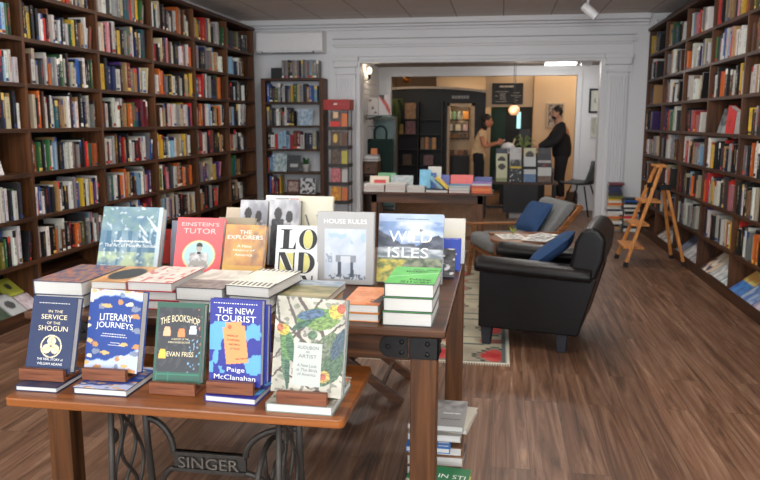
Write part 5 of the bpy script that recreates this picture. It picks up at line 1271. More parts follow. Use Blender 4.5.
# sconce, tube light, pendant, downlights
def emis(name, c, s): return plain(name, c, .5, emit=c, estr=s)
p = onY(369.5, 70.5, 11.0)
t = thing('wall_sconce', 'bare glowing bulb in a black holder on the passage left wall', 'lamp', (-2.04, 11.0, p.z))
X = p.x+2.04
mb = MB(); mb.ell((X, 0, 0), (.034, .034, .052), 14, 10); mb.build('bulb', emis('bulb_glow', (1, .84, .58), 3.5), t, smooth=True)
mb = MB(); mb.cyl((X, 0, -.05), (X, 0, -.12), .02, 12); mb.build('socket', STEEL, t)
mb = MB(); mb.tube([(0, 0, -.14), (X*.7, 0, -.14), (X, 0, -.115)], .009, 8); mb.build('arm', STEEL, t)
x0, x1, _, _ = bxp(544.5, 577, 61, 65, 11.5)
t = thing('tube_light', 'bright white ceiling tube light in the passage above the shoppers', 'ceiling light', (x0, 11.4, onY(560, 61.6, 11.4).z))
mb = MB(); mb.box(0, x1-x0, 0, .22, -.035, 0); mb.build('housing', PLAST, t)
mb = MB(); mb.box(.01, x1-x0-.01, -.004, .21, -.040, -.008); mb.build('diffuser', emis('tube_glow', (1, .98, .94), 4), t)
x0, x1, _, _ = bxp(581, 592, 61, 66, 11.1)
mb = MB(); mb.box(x0, x1, 11.05, 11.15, VZ-.10, VZ); mb.box(x0-.06, x0-.01, 11.06, 11.14, VZ-.07, VZ); o = mb.build('emergency_light', PLAST, None, bevel=.008); tag(o, 'small white emergency light on the passage ceiling beside the tube light', 'emergency light')
pg = onY(514, 109, 11.6)
t = thing('pendant_lamp', 'amber glass pendant lamp hanging on a long dark cord in the passage', 'lamp', (pg.x, 11.6, pg.z))
for dx in (-.012, .012): mb = MB(); mb.cyl((dx, 0, .09), (dx, 0, VZ-pg.z), .005, 6); mb.build('cord', BLK, t)
mb = MB(); mb.lathe([(.02, .11), (.028, .10), (.028, .06), (.02, .055)], 12); mb.build('socket', STEEL, t)
am = newmat('amber_glass'); m, N, L, b = am; b.inputs['Base Color'].default_value = (*S(236, 180, 140), 1); b.inputs['Roughness'].default_value = .15; b.inputs['Emission Color'].default_value = (*S(255, 190, 140), 1); b.inputs['Emission Strength'].default_value = .4
mb = MB(); mb.lathe([(.02, .06), (.06, .045), (.088, .0), (.085, -.04), (.05, -.09), (0, -.095)], 20); mb.build('shade', m, t, smooth=True)
pd = onY(507, 77, 13.8)
t = thing('downlight', 'small round glowing downlight in the back room ceiling above the menu board', 'ceiling light', (pd.x, 13.8, 2.75))
mb = MB(); mb.lathe([(.0, -.002), (.05, -.002), (.05, -.012), (0, -.012)], 18); mb.build('lens', emis('down_glow', (1, .9, .75), 6), t)
mb = MB(); mb.lathe([(.05, -.001), (.075, -.001), (.07, -.016), (.051, -.016)], 18); mb.build('rim', PLAST, t)

# dark partition with shelves, doorway and curved top in the back room
YP = 14.6
def arch(x): return onY(x, 88.5+ (abs(x-425)/60)**2*4.0, YP).z
pts = []; xs = [388+i*(486-388)/16 for i in range(17)]
top = [(onY(x, 90, YP).x, arch(x)) for x in xs]
dx0, dx1, _, dzt = bxp(446, 475, 103.5, 200, YP)
mb = MB()
for (xa, za), (xb, zb) in zip(top[:-1], top[1:]):
    def seg(xa, xb, za, zb, zlow):
        mb.add([(xa, YP, zlow), (xb, YP, zlow), (xb, YP+.1, zlow), (xa, YP+.1, zlow), (xa, YP, za), (xb, YP, zb), (xb, YP+.1, zb), (xa, YP+.1, za)], [(0,3,2,1),(4,5,6,7),(0,1,5,4),(1,2,6,5),(2,3,7,6),(3,0,4,7)])
    f = lambda x: za+(zb-za)*(x-xa)/(xb-xa)
    cuts = [xa]+[c for c in (dx0, dx1) if xa < c < xb]+[xb]
    for a, b_ in zip(cuts[:-1], cuts[1:]): seg(a, b_, f(a), f(b_), dzt if dx0 < (a+b_)/2 < dx1 else 0)
struct(mb.build('wall_dark_partition', DARKM))
mb = MB()
for (xa, za), (xb, zb) in zip(top[:-1], top[1:]): mb.bar((xa, YP-.01, za+.02), (xb, YP-.01, zb+.02), .05, .045)
struct(mb.build('trim_8', plain('pale_trim', S(186, 172, 158), .6)))
FRM = plain('tan_door_frame', S(196, 168, 136), .6)
mb = MB(); mb.box(dx0-.0, dx0+.05, YP-.02, YP+.12, 0, dzt); mb.box(dx1-.06, dx1, YP-.02, YP+.12, 0, dzt); mb.box(dx0, dx1, YP-.02, YP+.12, dzt-.05, dzt)
struct(mb.build('door_1', FRM))
sbox('wall_alcove', (dx0-.3, dx1+.3, YP+.9, YP+1.0, 0, 2.6), CREAM)
point('alcove_light', ((dx0+dx1)/2, YP+.45, dzt+.05), 7, WARM, .05)
YA = YP+.62
x0, x1, z0, z1 = bxp(447, 469, 106, 140, YA)
t = thing('wall_shelf', 'black three-tier shelf seen through the lit doorway', 'shelf', (x0, YA, z0)); w = x1-x0; H = z1-z0
shz = []
for yy in (138, 119.5, 131): shz.append(onY(450, yy, YA).z-z0)
for zz in sorted(shz)+[H]: mb = MB(); mb.box(0, w, 0, .22, zz-.02, zz); mb.build('board', BLK, t)
for x in (0, w-.015): mb = MB(); mb.box(x, x+.015, .19, .22, 0, H); mb.build('upright', BLK, t)
shz = sorted(shz)
def smallbox(name, label, xa, xb, z, hh, col, cat, Y=YA, d=.1, grp=None):
    a, b = onY(xa, 120, Y).x, onY(xb, 120, Y).x
    mb = MB(); mb.box(0, b-a, 0, d, 0, hh); o = mb.build(name, plain('sb_%d%d%d' % tuple(int(q*999) for q in col), col, .5), None, M=Matrix.Translation((a, Y+.03, z)), bevel=.006); tag(o, label, cat, grp); return o
for i, (a, b, c, lb) in enumerate(((447, 452, S(216, 226, 214), 'pale green-white'), (455.5, 461, S(222, 206, 180), 'cream'), (463, 467.5, S(226, 190, 186), 'pale pink'))):
    smallbox('packet', lb+' packet on the middle tier of the doorway shelf', a, b, z0+shz[1]+.001, .13, c, 'packet', grp='packets on the doorway shelf')
for i, (a, b, c, lb) in enumerate(((447.5, 451, S(180, 200, 180), 'pale green'), (452.5, 455.5, S(110, 150, 110), 'green'), (457, 460, S(140, 150, 140), 'grey-green'), (463, 468.5, S(196, 130, 50), 'amber'))):
    smallbox('canister', lb+' canister on the top tier of the doorway shelf', a, b, z0+shz[2]+.001, .16, c, 'canister', grp='canisters on the doorway shelf')
for i, (a, b, c, lb) in enumerate(((449, 458, S(150, 100, 40), 'wide amber'), (460, 466, S(120, 90, 60), 'brown'))):
    smallbox('basket', lb+' basket on the lowest tier of the doorway shelf', a, b, z0+shz[0]+.001, .08, c, 'basket', grp='baskets on the doorway shelf')
x0, x1, z0, z1 = bxp(449, 469, 156, 190, YA)
t = thing('side_board', 'dark low sideboard seen through the lit doorway', 'sideboard', (x0, YA-.1, 0)); w = x1-x0
mb = MB(); mb.box(0, w, 0, .3, .06, z1); mb.build('body', BLK, t, bevel=.004)
mb = MB(); mb.box(-.02, w+.02, -.02, .32, z1, z1+.02); mb.build('top', TW, t)
for x in (.02, w-.05): mb = MB(); mb.box(x, x+.03, .02, .28, 0, .06); mb.build('foot', BLK, t)
for i, (a, b) in enumerate(((450, 455), (458, 463), (464, 468))): smallbox('jar', ('left', 'middle', 'right')[i]+' brown jar on the sideboard in the lit doorway', a, b, z1+.021, .10, (S(110, 74, 50), S(150, 90, 60), S(90, 60, 46))[i], 'jar', YA-.05, .07, 'jars on the doorway sideboard')
x0, x1, z0, z1 = bxp(451.5, 470, 95, 98.5, YP)
t = thing('door_sign', 'small dark sign with worn pale lettering above the lit doorway', 'sign', (x0, YP-.025, z0-.01))
mb = MB(); mb.box(0, x1-x0, 0, .015, -.015, z1-z0+.03); mb.build('plate', BLK, t)
mb = MB(); L_ = x1-x0; x = .01
for wd_ in (.05, .035, .06, .03, .045, .05, .03): 
    if x+wd_ < L_-.005: mb.box(x, x+wd_, -.002, 0, .006, z1-z0-.004)
    x += wd_+.012
mb.build('lettering', plain('dull_letter', S(150, 150, 150), .6), t)
# shelves with wares on the dark partition
YH = YP-.20
x0, x1, z0, z1 = bxp(396, 443, 101, 200, YH)
t = thing('ware_shelf', 'black shelf unit with gift wares against the dark partition', 'shelf', (x0, YH-.1, 0)); w = x1-x0
shy = [119, 134, 149, 165, 182]; 
for x in (0, onY(418.5, 120, YH).x-x0-.01, w-.02): mb = MB(); mb.box(x, x+.02, 0, .28, 0, z1); mb.build('upright', BLK, t)
zz_ = [onY(410, y, YH).z for y in shy]
for z in zz_: mb = MB(); mb.box(.02, w-.02, 0, .28, z-.02, z); mb.build('shelf', BLK, t)
def wb(name, label, xa, xb, yt, zi, col, cat, art=None):
    a, b = onY(xa, 120, YH).x, onY(xb, 120, YH).x; z = zz_[zi]+.001; h = onY(xa, yt, YH).z-z
    M = Matrix.Translation((a, YH-.02, z)) @ Matrix.Rotation(PI/2-.08, 4, 'X'); r = thing(name, label, cat, M, 'wares on the black shelf unit')
    mb = MB(); mb.box(0, b-a, 0, h, 0, .02); mb.build('board', plain('wb_%d%d%d' % tuple(int(q*999) for q in col), col, .6), r); painted_grid('printed_face', b-a, h, 10, 10, art or art_flat(col, tuple(c*.5 for c in col), 5), r, z=.0206)
wb('print_board', 'tan printed board on the upper tier of the black shelf unit', 405, 416, 103, 0, S(150, 110, 72), 'print')
wb('print_board', 'mauve printed board on the second tier of the black shelf unit', 405.5, 416, 121, 1, S(130, 84, 88), 'print')
wb('print_board', 'small gold card on the second tier of the black shelf unit', 398.5, 403.5, 124, 1, S(170, 140, 64), 'print')
for i, (a, b, yt, c, nm) in enumerate(((421, 425, 137.5, S(120, 80, 40), 'brown'), (425.5, 429, 137, S(190, 120, 40), 'amber'), (429.5, 432, 138, S(70, 50, 40), 'dark'), (432.5, 436.5, 137.5, S(206, 140, 50), 'golden'))):
    wb('print_board', nm+' book on the third tier of the black shelf unit', a, b, yt, 2, c, 'book')
for i, (a, b, yt, c, nm) in enumerate(((403, 412, 154, S(90, 66, 50), 'brown'), (424, 434, 155, S(110, 60, 60), 'dark red'))):
    wb('print_board', nm+' board on the fourth tier of the black shelf unit', a, b, yt, 3, c, 'print')
pp = onY(396, 112, YH-.35)
t = thing('trailing_plant', 'dim trailing green plant hanging beside the black shelf unit', 'plant', (pp.x, YH-.35, onY(396, 100, YH-.35).z))
mb = MB(); mb.lathe([(.04, -.10), (.07, 0), (.062, 0), (0, -.02)], 14); mb.build('pot', BLK, t)
mb = MB(); rnd = random.Random(9)
for k in range(34):
    a = rnd.random()*6.28; r = rnd.uniform(.04, .12); dz = -rnd.uniform(.1, .8)
    mb.tube([(0, 0, 0), (r*math.cos(a), r*math.sin(a), .02), (r*1.1*math.cos(a), r*1.1*math.sin(a), dz*.5), (r*math.cos(a+.3), r*math.sin(a+.3), dz)], [.004, .012, .016, .004], 5)
mb.build('foliage', plain('dim_leaf', S(60, 76, 36), .7), t, smooth=True)
mb = MB(); mb.cyl((0, 0, 0), (0, 0, 2.75-onY(396, 100, YH-.35).z), .004, 6); mb.build('cord', BLK, t)
pg_ = onY(406.5, 79.5, 13.2)
t = thing('ceiling_globe', 'small round brass ceiling lamp in the back room over the dark partition', 'lamp', (pg_.x, 13.2, 2.75))
mb = MB(); mb.cyl((0, 0, 0), (0, 0, pg_.z-2.75+.05), .01, 8); mb.build('stem', plain('brass', S(170, 110, 50), .35, .8), t)
mb = MB(); mb.ell((0, 0, pg_.z-2.75), (.07, .07, .06), 16, 10); mb.build('globe', plain('brass', S(170, 110, 50), .35, .8), t, smooth=True)

# menu bulkhead, green recess, beige wall with picture
YM = 14.9
x0, x1, z0, z1 = bxp(485, 531, 72, 107, YM)
sbox('wall_bulkhead', (x0, x1+.05, YM, YM+.15, z0, 2.75), CREAM)
xa, xb, _, _ = bxp(530.5, 535, 70, 180, YM-.02)
sbox('trim_9', (xa, xb, YM-.06, YM+.15, 0, 2.75), FRM)
sbox('wall_beige', (xb, 4.1, YM+.05, YM+.17, 0, 2.75), CREAM)
x0, x1, _, _ = bxp(484, 507, 70, 180, 15.9); x2 = onY(533, 100, 15.9).x
sbox('wall_green_recess', (x0-.2, x1, 15.9, 16.0, 0, 2.75), GREENW)
sbox('wall_black_recess', (x1, x2+.3, 15.9, 16.0, 0, 2.75), DARKM)
x0, x1, z0, z1 = bxp(516.5, 521, 112, 128.5, 15.88)
t = struct(thing('window_2', 'narrow lit window in the dark recess behind the counter', 'window', (x0, 15.86, z0)))
mb = MB(); mb.box(0, x1-x0, 0, .02, 0, z1-z0); mb.build('pane', emis('lit_pane', S(170, 220, 226), 1.0), t)
x0, x1, z0, z1 = bxp(491.8, 523.5, 83, 104.3, YM-.05)
t = thing('menu_board', 'black menu board with pale lettering over the counter', 'menu board', Matrix.Translation((x0, YM-.03, z0)) @ Matrix.Rotation(PI/2, 4, 'X'))
w, h = x1-x0, z1-z0
mb = MB(); mb.box(0, w, 0, h, -.02, .012); mb.build('board', BLK, t, bevel=.003)
lettering('menu_lettering', [('=', .48*w, .85*h, .48*w, .11*h, 0), ('=', .33*w, .6*h, .42*w, .03*h, 0)]+[('=', .35*w, (.50-.085*k)*h, .2*w, .035*h, 0) for k in range(4)]+[('=', .14*w, .40*h, .1*w, .03*h, 0), ('=', .3*w, .13*h, .36*w, .03*h, 0), ('=', .78*w, .55*h, .22*w, .03*h, 0), ('=', .78*w, .41*h, .32*w, .03*h, 0), ('=', .80*w, .33*h, .12*w, .03*h, 0), ('=', .78*w, .20*h, .1*w, .03*h, 0)], t, .0135, [plain('chalk', S(240, 232, 220), .7)])
def framed(label, x0, x1, y0, y1, Y, fr, art, fw=.03, nx=20):
    X0, X1, Z0, Z1 = bxp(x0, x1, y0, y1, Y)
    t = thing('framed_picture', label, 'picture', Matrix.Translation((X0, Y-.001, Z0)) @ Matrix.Rotation(PI/2, 4, 'X')); w, h = X1-X0, Z1-Z0
    mb = MB(); mb.box(0, w, 0, fw, 0, .025); mb.box(0, w, h-fw, h, 0, .025); mb.box(0, fw, fw, h-fw, 0, .025); mb.box(w-fw, w, fw, h-fw, 0, .025); mb.build('frame', fr, t, bevel=.002)
    g = painted_grid('picture_sheet', w-2*fw, h-2*fw, nx, nx, art, t, z=.008); g.location = (fw, fw, 0)
framed('tall dim collage picture on the beige back wall behind the man', 546, 564.5, 103, 127.5, YM+.05, plain('pale_frame', S(186, 170, 150), .5), lambda u, v: mixc(S(70, 62, 60), S(176, 160, 150), .5+1.6*nz(u*7, v*6, 2)))
framed('black-framed line drawing on the white passage wall at the right', 588.3, 605, 88.5, 113, Y2, plain('black_frame', S(30, 30, 32), .4), lambda u, v: S(150, 152, 140) if math.hypot(u-.5-.15*math.sin(v*9), (v-.5)*.7) < .09 else S(206, 208, 196))
framed('pale-framed sheet below the black-framed drawing on the white passage wall', 590, 605, 117, 137.5, Y2, plain('pale_frame2', S(196, 196, 188), .5), lambda u, v: mixc(S(196, 198, 184), S(176, 180, 164), .5+nz(u*4, v*4)))

# service counter and what stands on it
YK = 13.0
x0, x1, _, z1 = bxp(499, 546, 151.5, 200, YK)
t = thing('service_counter', 'dark service counter between the two people', 'counter', (x0, YK, 0)); w = x1-x0; z1 = .90
mb = MB(); mb.box(0, w, .02, .5, 0, z1-.04); mb.build('body', DARKM, t)
mb = MB(); mb.box(-.02, w+.02, 0, .52, z1-.04, z1); mb.build('worktop', TW, t, bevel=.003)
KX = x0
a, b, _, zz = bxp(519, 531, 128, 150, YK+.3)
t = thing('register_screen', 'dark cash register screen standing on the service counter', 'monitor', (a, YK+.25, z1+.001))
mb = MB(); mb.box(.04, b-a-.04, 0, .14, 0, .012); mb.build('base', BLK, t, bevel=.003)
mb = MB(); mb.bar(((b-a)/2, .09, .01), ((b-a)/2, .07, .2), .03, .03); mb.build('stand', BLK, t)
mb = MB(); mb.M = Matrix.Translation((0, .06, .10)) @ Matrix.Rotation(-.2, 4, 'X'); mb.box(0, b-a, 0, .03, 0, zz-z1-.11); mb.build('screen', BLK, t, bevel=.005)
t = thing('spider_plant', 'spiky pale green plant on the counter in front of the dark screen', 'plant', (onY(523, 150, YK+.12).x, YK+.10, z1+.001))
mb = MB(); mb.lathe([(.05, 0), (.07, .09), (.06, .09), (0, .08)], 14); mb.build('pot', plain('terracotta', S(120, 70, 44), .7), t, smooth=True)
mb = MB(); rnd = random.Random(2)
for k in range(20):
    a = rnd.random()*6.28; r = rnd.uniform(.12, .24); z = rnd.uniform(.16, .34)
    mb.tube([(0, 0, .08), (r*.4*math.cos(a), r*.4*math.sin(a)*.5, z), (r*math.cos(a), r*math.sin(a)*.4, z*.75)], [.006, .011, .002], 5)
mb.build('leaves', plain('pale_leaf', S(130, 146, 90), .6), t, smooth=True)
t = thing('desk_lamp', 'white domed lamp on the left end of the service counter', 'lamp', (onY(508, 150, YK+.1).x, YK+.22, z1+.001))
mb = MB(); mb.lathe([(.06, 0), (.06, .012), (.01, .02), (.01, .10), (0, .10)], 16); mb.build('base', PLAST, t, smooth=True)
mb = MB(); mb.lathe([(.13, .08), (.125, .12), (.08, .17), (0, .19)], 20); mb.build('shade', PLAST, t, smooth=True)
a = onY(511, 134, YK+.3)
mb = MB(); mb.bar((-.04, 0, 0), (.05, 0, .24), .03, .03); o = mb.build('paper_roll', plain('cream_paper', S(220, 200, 160), .7), None, M=Matrix.Translation((a.x+.03, YK+.42, z1+.016))); tag(o, 'slanted cream paper roll standing behind the domed lamp', 'paper roll')

# display table with card rack in the passage
YD = 11.15; DT = .545
x0, x1, _, _ = bxp(481, 558.5, 182, 220, YD)
t = thing('rack_table', 'low black-fronted table carrying the tiered card rack', 'table', (x0, YD, 0)); w = x1-x0
mb = MB(); mb.box(0, w, 0, .5, DT-.025, DT); mb.build('tabletop', TW, t)
a, b, _, _ = bxp(503, 538, 184, 212, YD); a -= x0; b -= x0
mb = MB(); mb.box(a, b, .01, .03, .09, DT-.026); mb.build('front_panel', BLK, t)
for x in (.03, a+.05, w-.06):
    for y in (.02, .44): mb = MB(); mb.box(x, x+.03, y+.012, y+.042, 0, DT-.026); mb.build('leg', STEEL, t)
mb = MB(); mb.box(.06, w-.06, .46, .472, .1, .14); mb.build('rail', STEEL, t)
mb = MB(); mb.box(0, .40, 0, .2, 0, .085); o = mb.build('carton', plain('white_card', S(196, 198, 198), .7), None, M=TR(x0+a+.10, YD+.12, .0)); tag(o, 'white carton on the floor under the card rack table', 'carton')
t = thing('card_rack', 'four-column tiered rack of printed cards on the black-fronted table', 'rack', (x0, YD+.03, DT+.001))
c0, c1, _, _ = bxp(494.5, 553, 150, 182, YD+.05); c0 -= x0; c1 -= x0
for k in range(3): mb = MB(); mb.box(c0, c1, .045+k*.10, .055+k*.10, 0, .36-.0*k+(.02, .07, .10)[k]*0+k*.05-.12); mb.build('tier_back', BLK, t)
for k in range(3): mb = MB(); mb.box(c0, c1, .0+k*.10, .045+k*.10, 0, (.008, .07, .13)[k]); mb.build('tier_step', BLK, t)
for x in (c0-.012, c1): mb = MB(); mb.box(x, x+.012, 0, .30, 0, .16); mb.build('rack_side', BLK, t)
def art_ovalcard(u, v): return S(60, 50, 44) if ((u-.5)/.36)**2+((v-.72)/.14)**2 < 1 else mixc(S(206, 206, 170), S(150, 156, 110), v < .2)
def art_dark(u, v): return S(226, 196, 60) if v > .86 else (S(200, 200, 206) if nz(u*6, v*6, 3) > .3 else S(34, 34, 38))
def art_face(u, v): return S(206, 204, 200) if v > .72 else (S(50, 48, 50) if math.hypot(u-.5, (v-.45)*1.2) < .42 and nz(u*5, v*5) > -.15 else S(150, 146, 144))
def art_sea(u, v): return mixc(S(90, 126, 170), S(206, 210, 214), (v > .6)+.4*nz(u*5, v*8))
def art_town(u, v): return S(206, 206, 202) if v > .42 else mixc(S(140, 104, 80), S(60, 56, 56), .5+nz(u*9, v*9))
def art_mtn(u, v): return S(214, 216, 218) if v > .5 else (S(176, 90, 70) if nz(u*6, v*9) > .1 else S(80, 106, 150))
def art_dusk(u, v): return S(196, 190, 190) if .62 < v < .72 else (S(150, 60, 50) if math.hypot(u-.5, v-.4) < .18 else S(44, 42, 50))
cards = [((495.8, 507.5), [(182, 161, art_ovalcard, 'pale green card with dark oval'), (170, 153.5, art_ovalcard, 'green card with brown oval'), (160, 148.5, art_flat(S(64,66,80), S(50,50,60)), 'slate card')]),
         ((509.5, 521.5), [(182, 166.5, art_dark, 'black card with yellow band'), (172, 153, art_face, 'grey card with a dark rounded figure'), (160, 147.5, art_flat(S(206,206,204), S(190,190,190)), 'white card')]),
         ((523.5, 536), [(182, 169.5, art_sea, 'blue seaside card'), (174, 157, art_mtn, 'pale card with red and blue hills'), (164, 148, art_ovalcard, 'lime card with dark oval')]),
         ((537.5, 551.5), [(182, 167.5, art_town, 'white card with brown rooftops'), (172, 154, art_dusk, 'dark card with a red spot'), (160, 148, art_flat(S(70,66,70), S(54,52,56)), 'charcoal card')])]
CW = ('first', 'second', 'third', 'fourth')
for ci, ((xa, xb), tiers) in enumerate(cards):
    for k, (yb_, yt_, art, nm) in enumerate(tiers):
        Y = YD+.03+.022+k*.10; A, B, _, Z1 = bxp(xa, xb, yt_, yb_, Y); z = DT+.002+(.008, .07, .13)[k]
        M = Matrix.Translation((A, Y+.008, z)) @ Matrix.Rotation(PI/2-.05, 4, 'X'); r = thing('printed_card', '%s, %s column, %s tier of the card rack' % (nm, CW[ci], ('front', 'middle', 'back')[k]), 'card', M, 'printed cards in the rack')
        h = Z1-z; mb = MB(); mb.box(0, B-A, 0, h, 0, .004); mb.build('card', PAGES, r); painted_grid('printed_face', B-A, h, 16, 20, art, r, z=.0045)
A, B, _, _ = bxp(553.5, 562, 160, 178, YD+.2)
mb = MB(); mb.box(0, B-A-.04, 0, .12, 0, .20); o = mb.build('leaflet_box', plain('grey_card', S(110, 110, 112), .6), None, M=TR(x1-.125, YD+.36, DT+.001)); tag(o, 'grey leaflet box at the right end of the card rack table', 'box')

# shell chair, crates, paper bag
SH = Vector((onY(583, 180, 11.84).x, 11.84, 0))
t = thing('shell_chair', 'dark grey shell chair on black legs by the white passage wall', 'chair', TR(SH.x-.03, SH.y, 0, math.radians(-28)) @ Matrix.Scale(1.08, 4))
SHELL = plain('dark_grey_shell', S(84, 88, 92), .45)
prof = [(-.24, .455), (-.20, .44), (0, .43), (.15, .445), (.21, .52), (.25, .66), (.275, .79)]
mb = MB(); n = 8; vs = []
for th in (0, .022):
    for i, (x, z) in enumerate(prof):
        d0 = Vector((prof[min(i+1, 6)][0]-prof[max(i-1, 0)][0], prof[min(i+1, 6)][1]-prof[max(i-1, 0)][1])).normalized()
        for j in range(n+1):
            u = j/n*2-1; hw = .23-.03*(i > 4); cz = .035*u*u
            vs.append((x-d0.y*(th+cz), u*hw, z+d0.x*(th+cz)))
R_ = n+1; N1 = len(prof)*R_; fs = []
for i in range(len(prof)-1):
    for j in range(n):
        a = i*R_+j; fs += [(a, a+1, a+R_+1, a+R_), (N1+a, N1+a+R_, N1+a+R_+1, N1+a+1)]
    for j in (0, n): a = i*R_+j; fs.append((a, a+R_, N1+a+R_, N1+a))
for i in (0, len(prof)-1):
    for j in range(n): a = i*R_+j; fs.append((a, N1+a, N1+a+1, a+1))
mb.add(vs, fs); mb.build('shell', SHELL, t, smooth=True)
for sx in (-1, 1):
    for sy in (-1, 1): mb = MB(); mb.tube([(sx*.10, sy*.12, .43), (sx*.22, sy*.22, 0)], .011, 8); mb.build('leg', STEEL, t, smooth=True)
CRW = wood('crate_wood', S(50, 32, 20), S(96, 66, 44), 'X', 7, .6)
def crate(label, x, y, w, d, h, z=0):
    t = thing('wooden_crate', label, 'crate', (x, y, z)); 
    for k in range(3):
        z0_ = .01+k*(h-.02)/3; z1_ = z0_+(h-.02)/3-.015
        mb = MB(); mb.box(0, w, 0, .012, z0_, z1_); mb.build('slat', CRW, t); mb = MB(); mb.box(0, w, d-.012, d, z0_, z1_); mb.build('slat', CRW, t)
        mb = MB(); mb.box(0, .012, .012, d-.012, z0_, z1_); mb.build('slat', CRW, t); mb = MB(); mb.box(w-.012, w, .012, d-.012, z0_, z1_); mb.build('slat', CRW, t)
    for x_ in (.012, w-.036):
        for y_ in (.012, d-.036): mb = MB(); mb.box(x_, x_+.024, y_, y_+.024, 0, h); mb.build('corner_post', CRW, t)
    mb = MB(); mb.box(.012, w-.012, .012, d-.012, .0, .01); mb.build('bottom', CRW, t)
x0, x1, _, _ = bxp(567, 578, 190, 207, 12.15); crate('dark wooden crate on the floor left of the shell chair legs', x0, 12.185, x1-x0, .25, .33)
x0, x1, _, _ = bxp(592, 603, 190, 207, 12.15); crate('second dark wooden crate behind the shell chair at the passage edge', x0+.12, 12.185, x1-x0, .25, .38)
x0, x1, _, _ = bxp(593, 600, 198, 211, 11.0)
mb = MB(); w = x1-x0; mb.add([(0, 0, 0), (w, 0, 0), (w, .08, 0), (0, .08, 0), (.01, .02, .20), (w-.01, .02, .22), (w-.01, .06, .22), (.01, .06, .20)], [(0,3,2,1),(4,5,6,7),(0,1,5,4),(1,2,6,5),(2,3,7,6),(3,0,4,7)])
o = mb.build('paper_bag', plain('white_paper_bag', S(196, 192, 186), .8), None, M=TR(x0, 10.95, 0)); tag(o, 'small white paper bag on the floor at the right jamb of the opening', 'bag')

# ------------------------------------------------------------------ people
def skin(name, V, Ed, mat, parent, roots=(0,), sub=2):
    """V: (x, y, z, radius)"""
    me = bpy.data.meshes.new(name); me.from_pydata([v[:3] for v in V], Ed, []); me.materials.append(mat)
    o = bpy.data.objects.new(name, me); COL.objects.link(o); 
    if parent is not None: o.parent = parent
    sk = o.modifiers.new('skin', 'SKIN'); sk.use_smooth_shade = True
    if not me.skin_vertices: me.skin_vertices.new()
    for i, v in enumerate(V):
        d = me.skin_vertices[0].data[i]; r = v[3]; d.radius = r if isinstance(r, tuple) else (r, r); d.use_root = i in roots
    sb = o.modifiers.new('sub', 'SUBSURF'); sb.levels = sub; sb.render_levels = sub
    return o
def chain(V, Ed, pts, start=None):
    prev = start
    for p in pts:
        V.append(p); i = len(V)-1
        if prev is not None: Ed.append((prev, i))
        prev = i
    return prev
def hand(V, Ed, wrist, tipdir, side, roots, s=1.):
    """palm and five curled fingers from a wrist point; tipdir: unit vector, side: unit vector across the palm towards the thumb"""
    w = Vector(wrist); d = Vector(tipdir).normalized(); q = Vector(side).normalized(); n = d.cross(q)
    pal = w+d*.055*s
    for k, (off, l) in enumerate(((.030, .070), (.010, .080), (-.011, .074), (-.030, .058))):
        b = pal+q*off*s+d*.012*s; p1 = b+d*l*.5*s+n*.010*s; p2 = b+d*l*.85*s+n*.034*s
        i0 = len(V); chain(V, Ed, [(*(w+d*.03*s+q*off*.7*s), .012*s), (*b, .0105*s), (*p1, .0085*s), (*p2, .0072*s)]); roots.append(i0)
    i0 = len(V); b = w+d*.025*s+q*.028*s; chain(V, Ed, [(*b, .013*s), (*(b+d*.035*s+q*.026*s+n*.008*s), .010*s), (*(b+d*.06*s+q*.024*s+n*.022*s), .008*s)]); roots.append(i0)
SK1 = plain('skin_tan', S(196, 146, 120), .55); SK2 = plain('skin_light', S(192, 124, 92), .55)
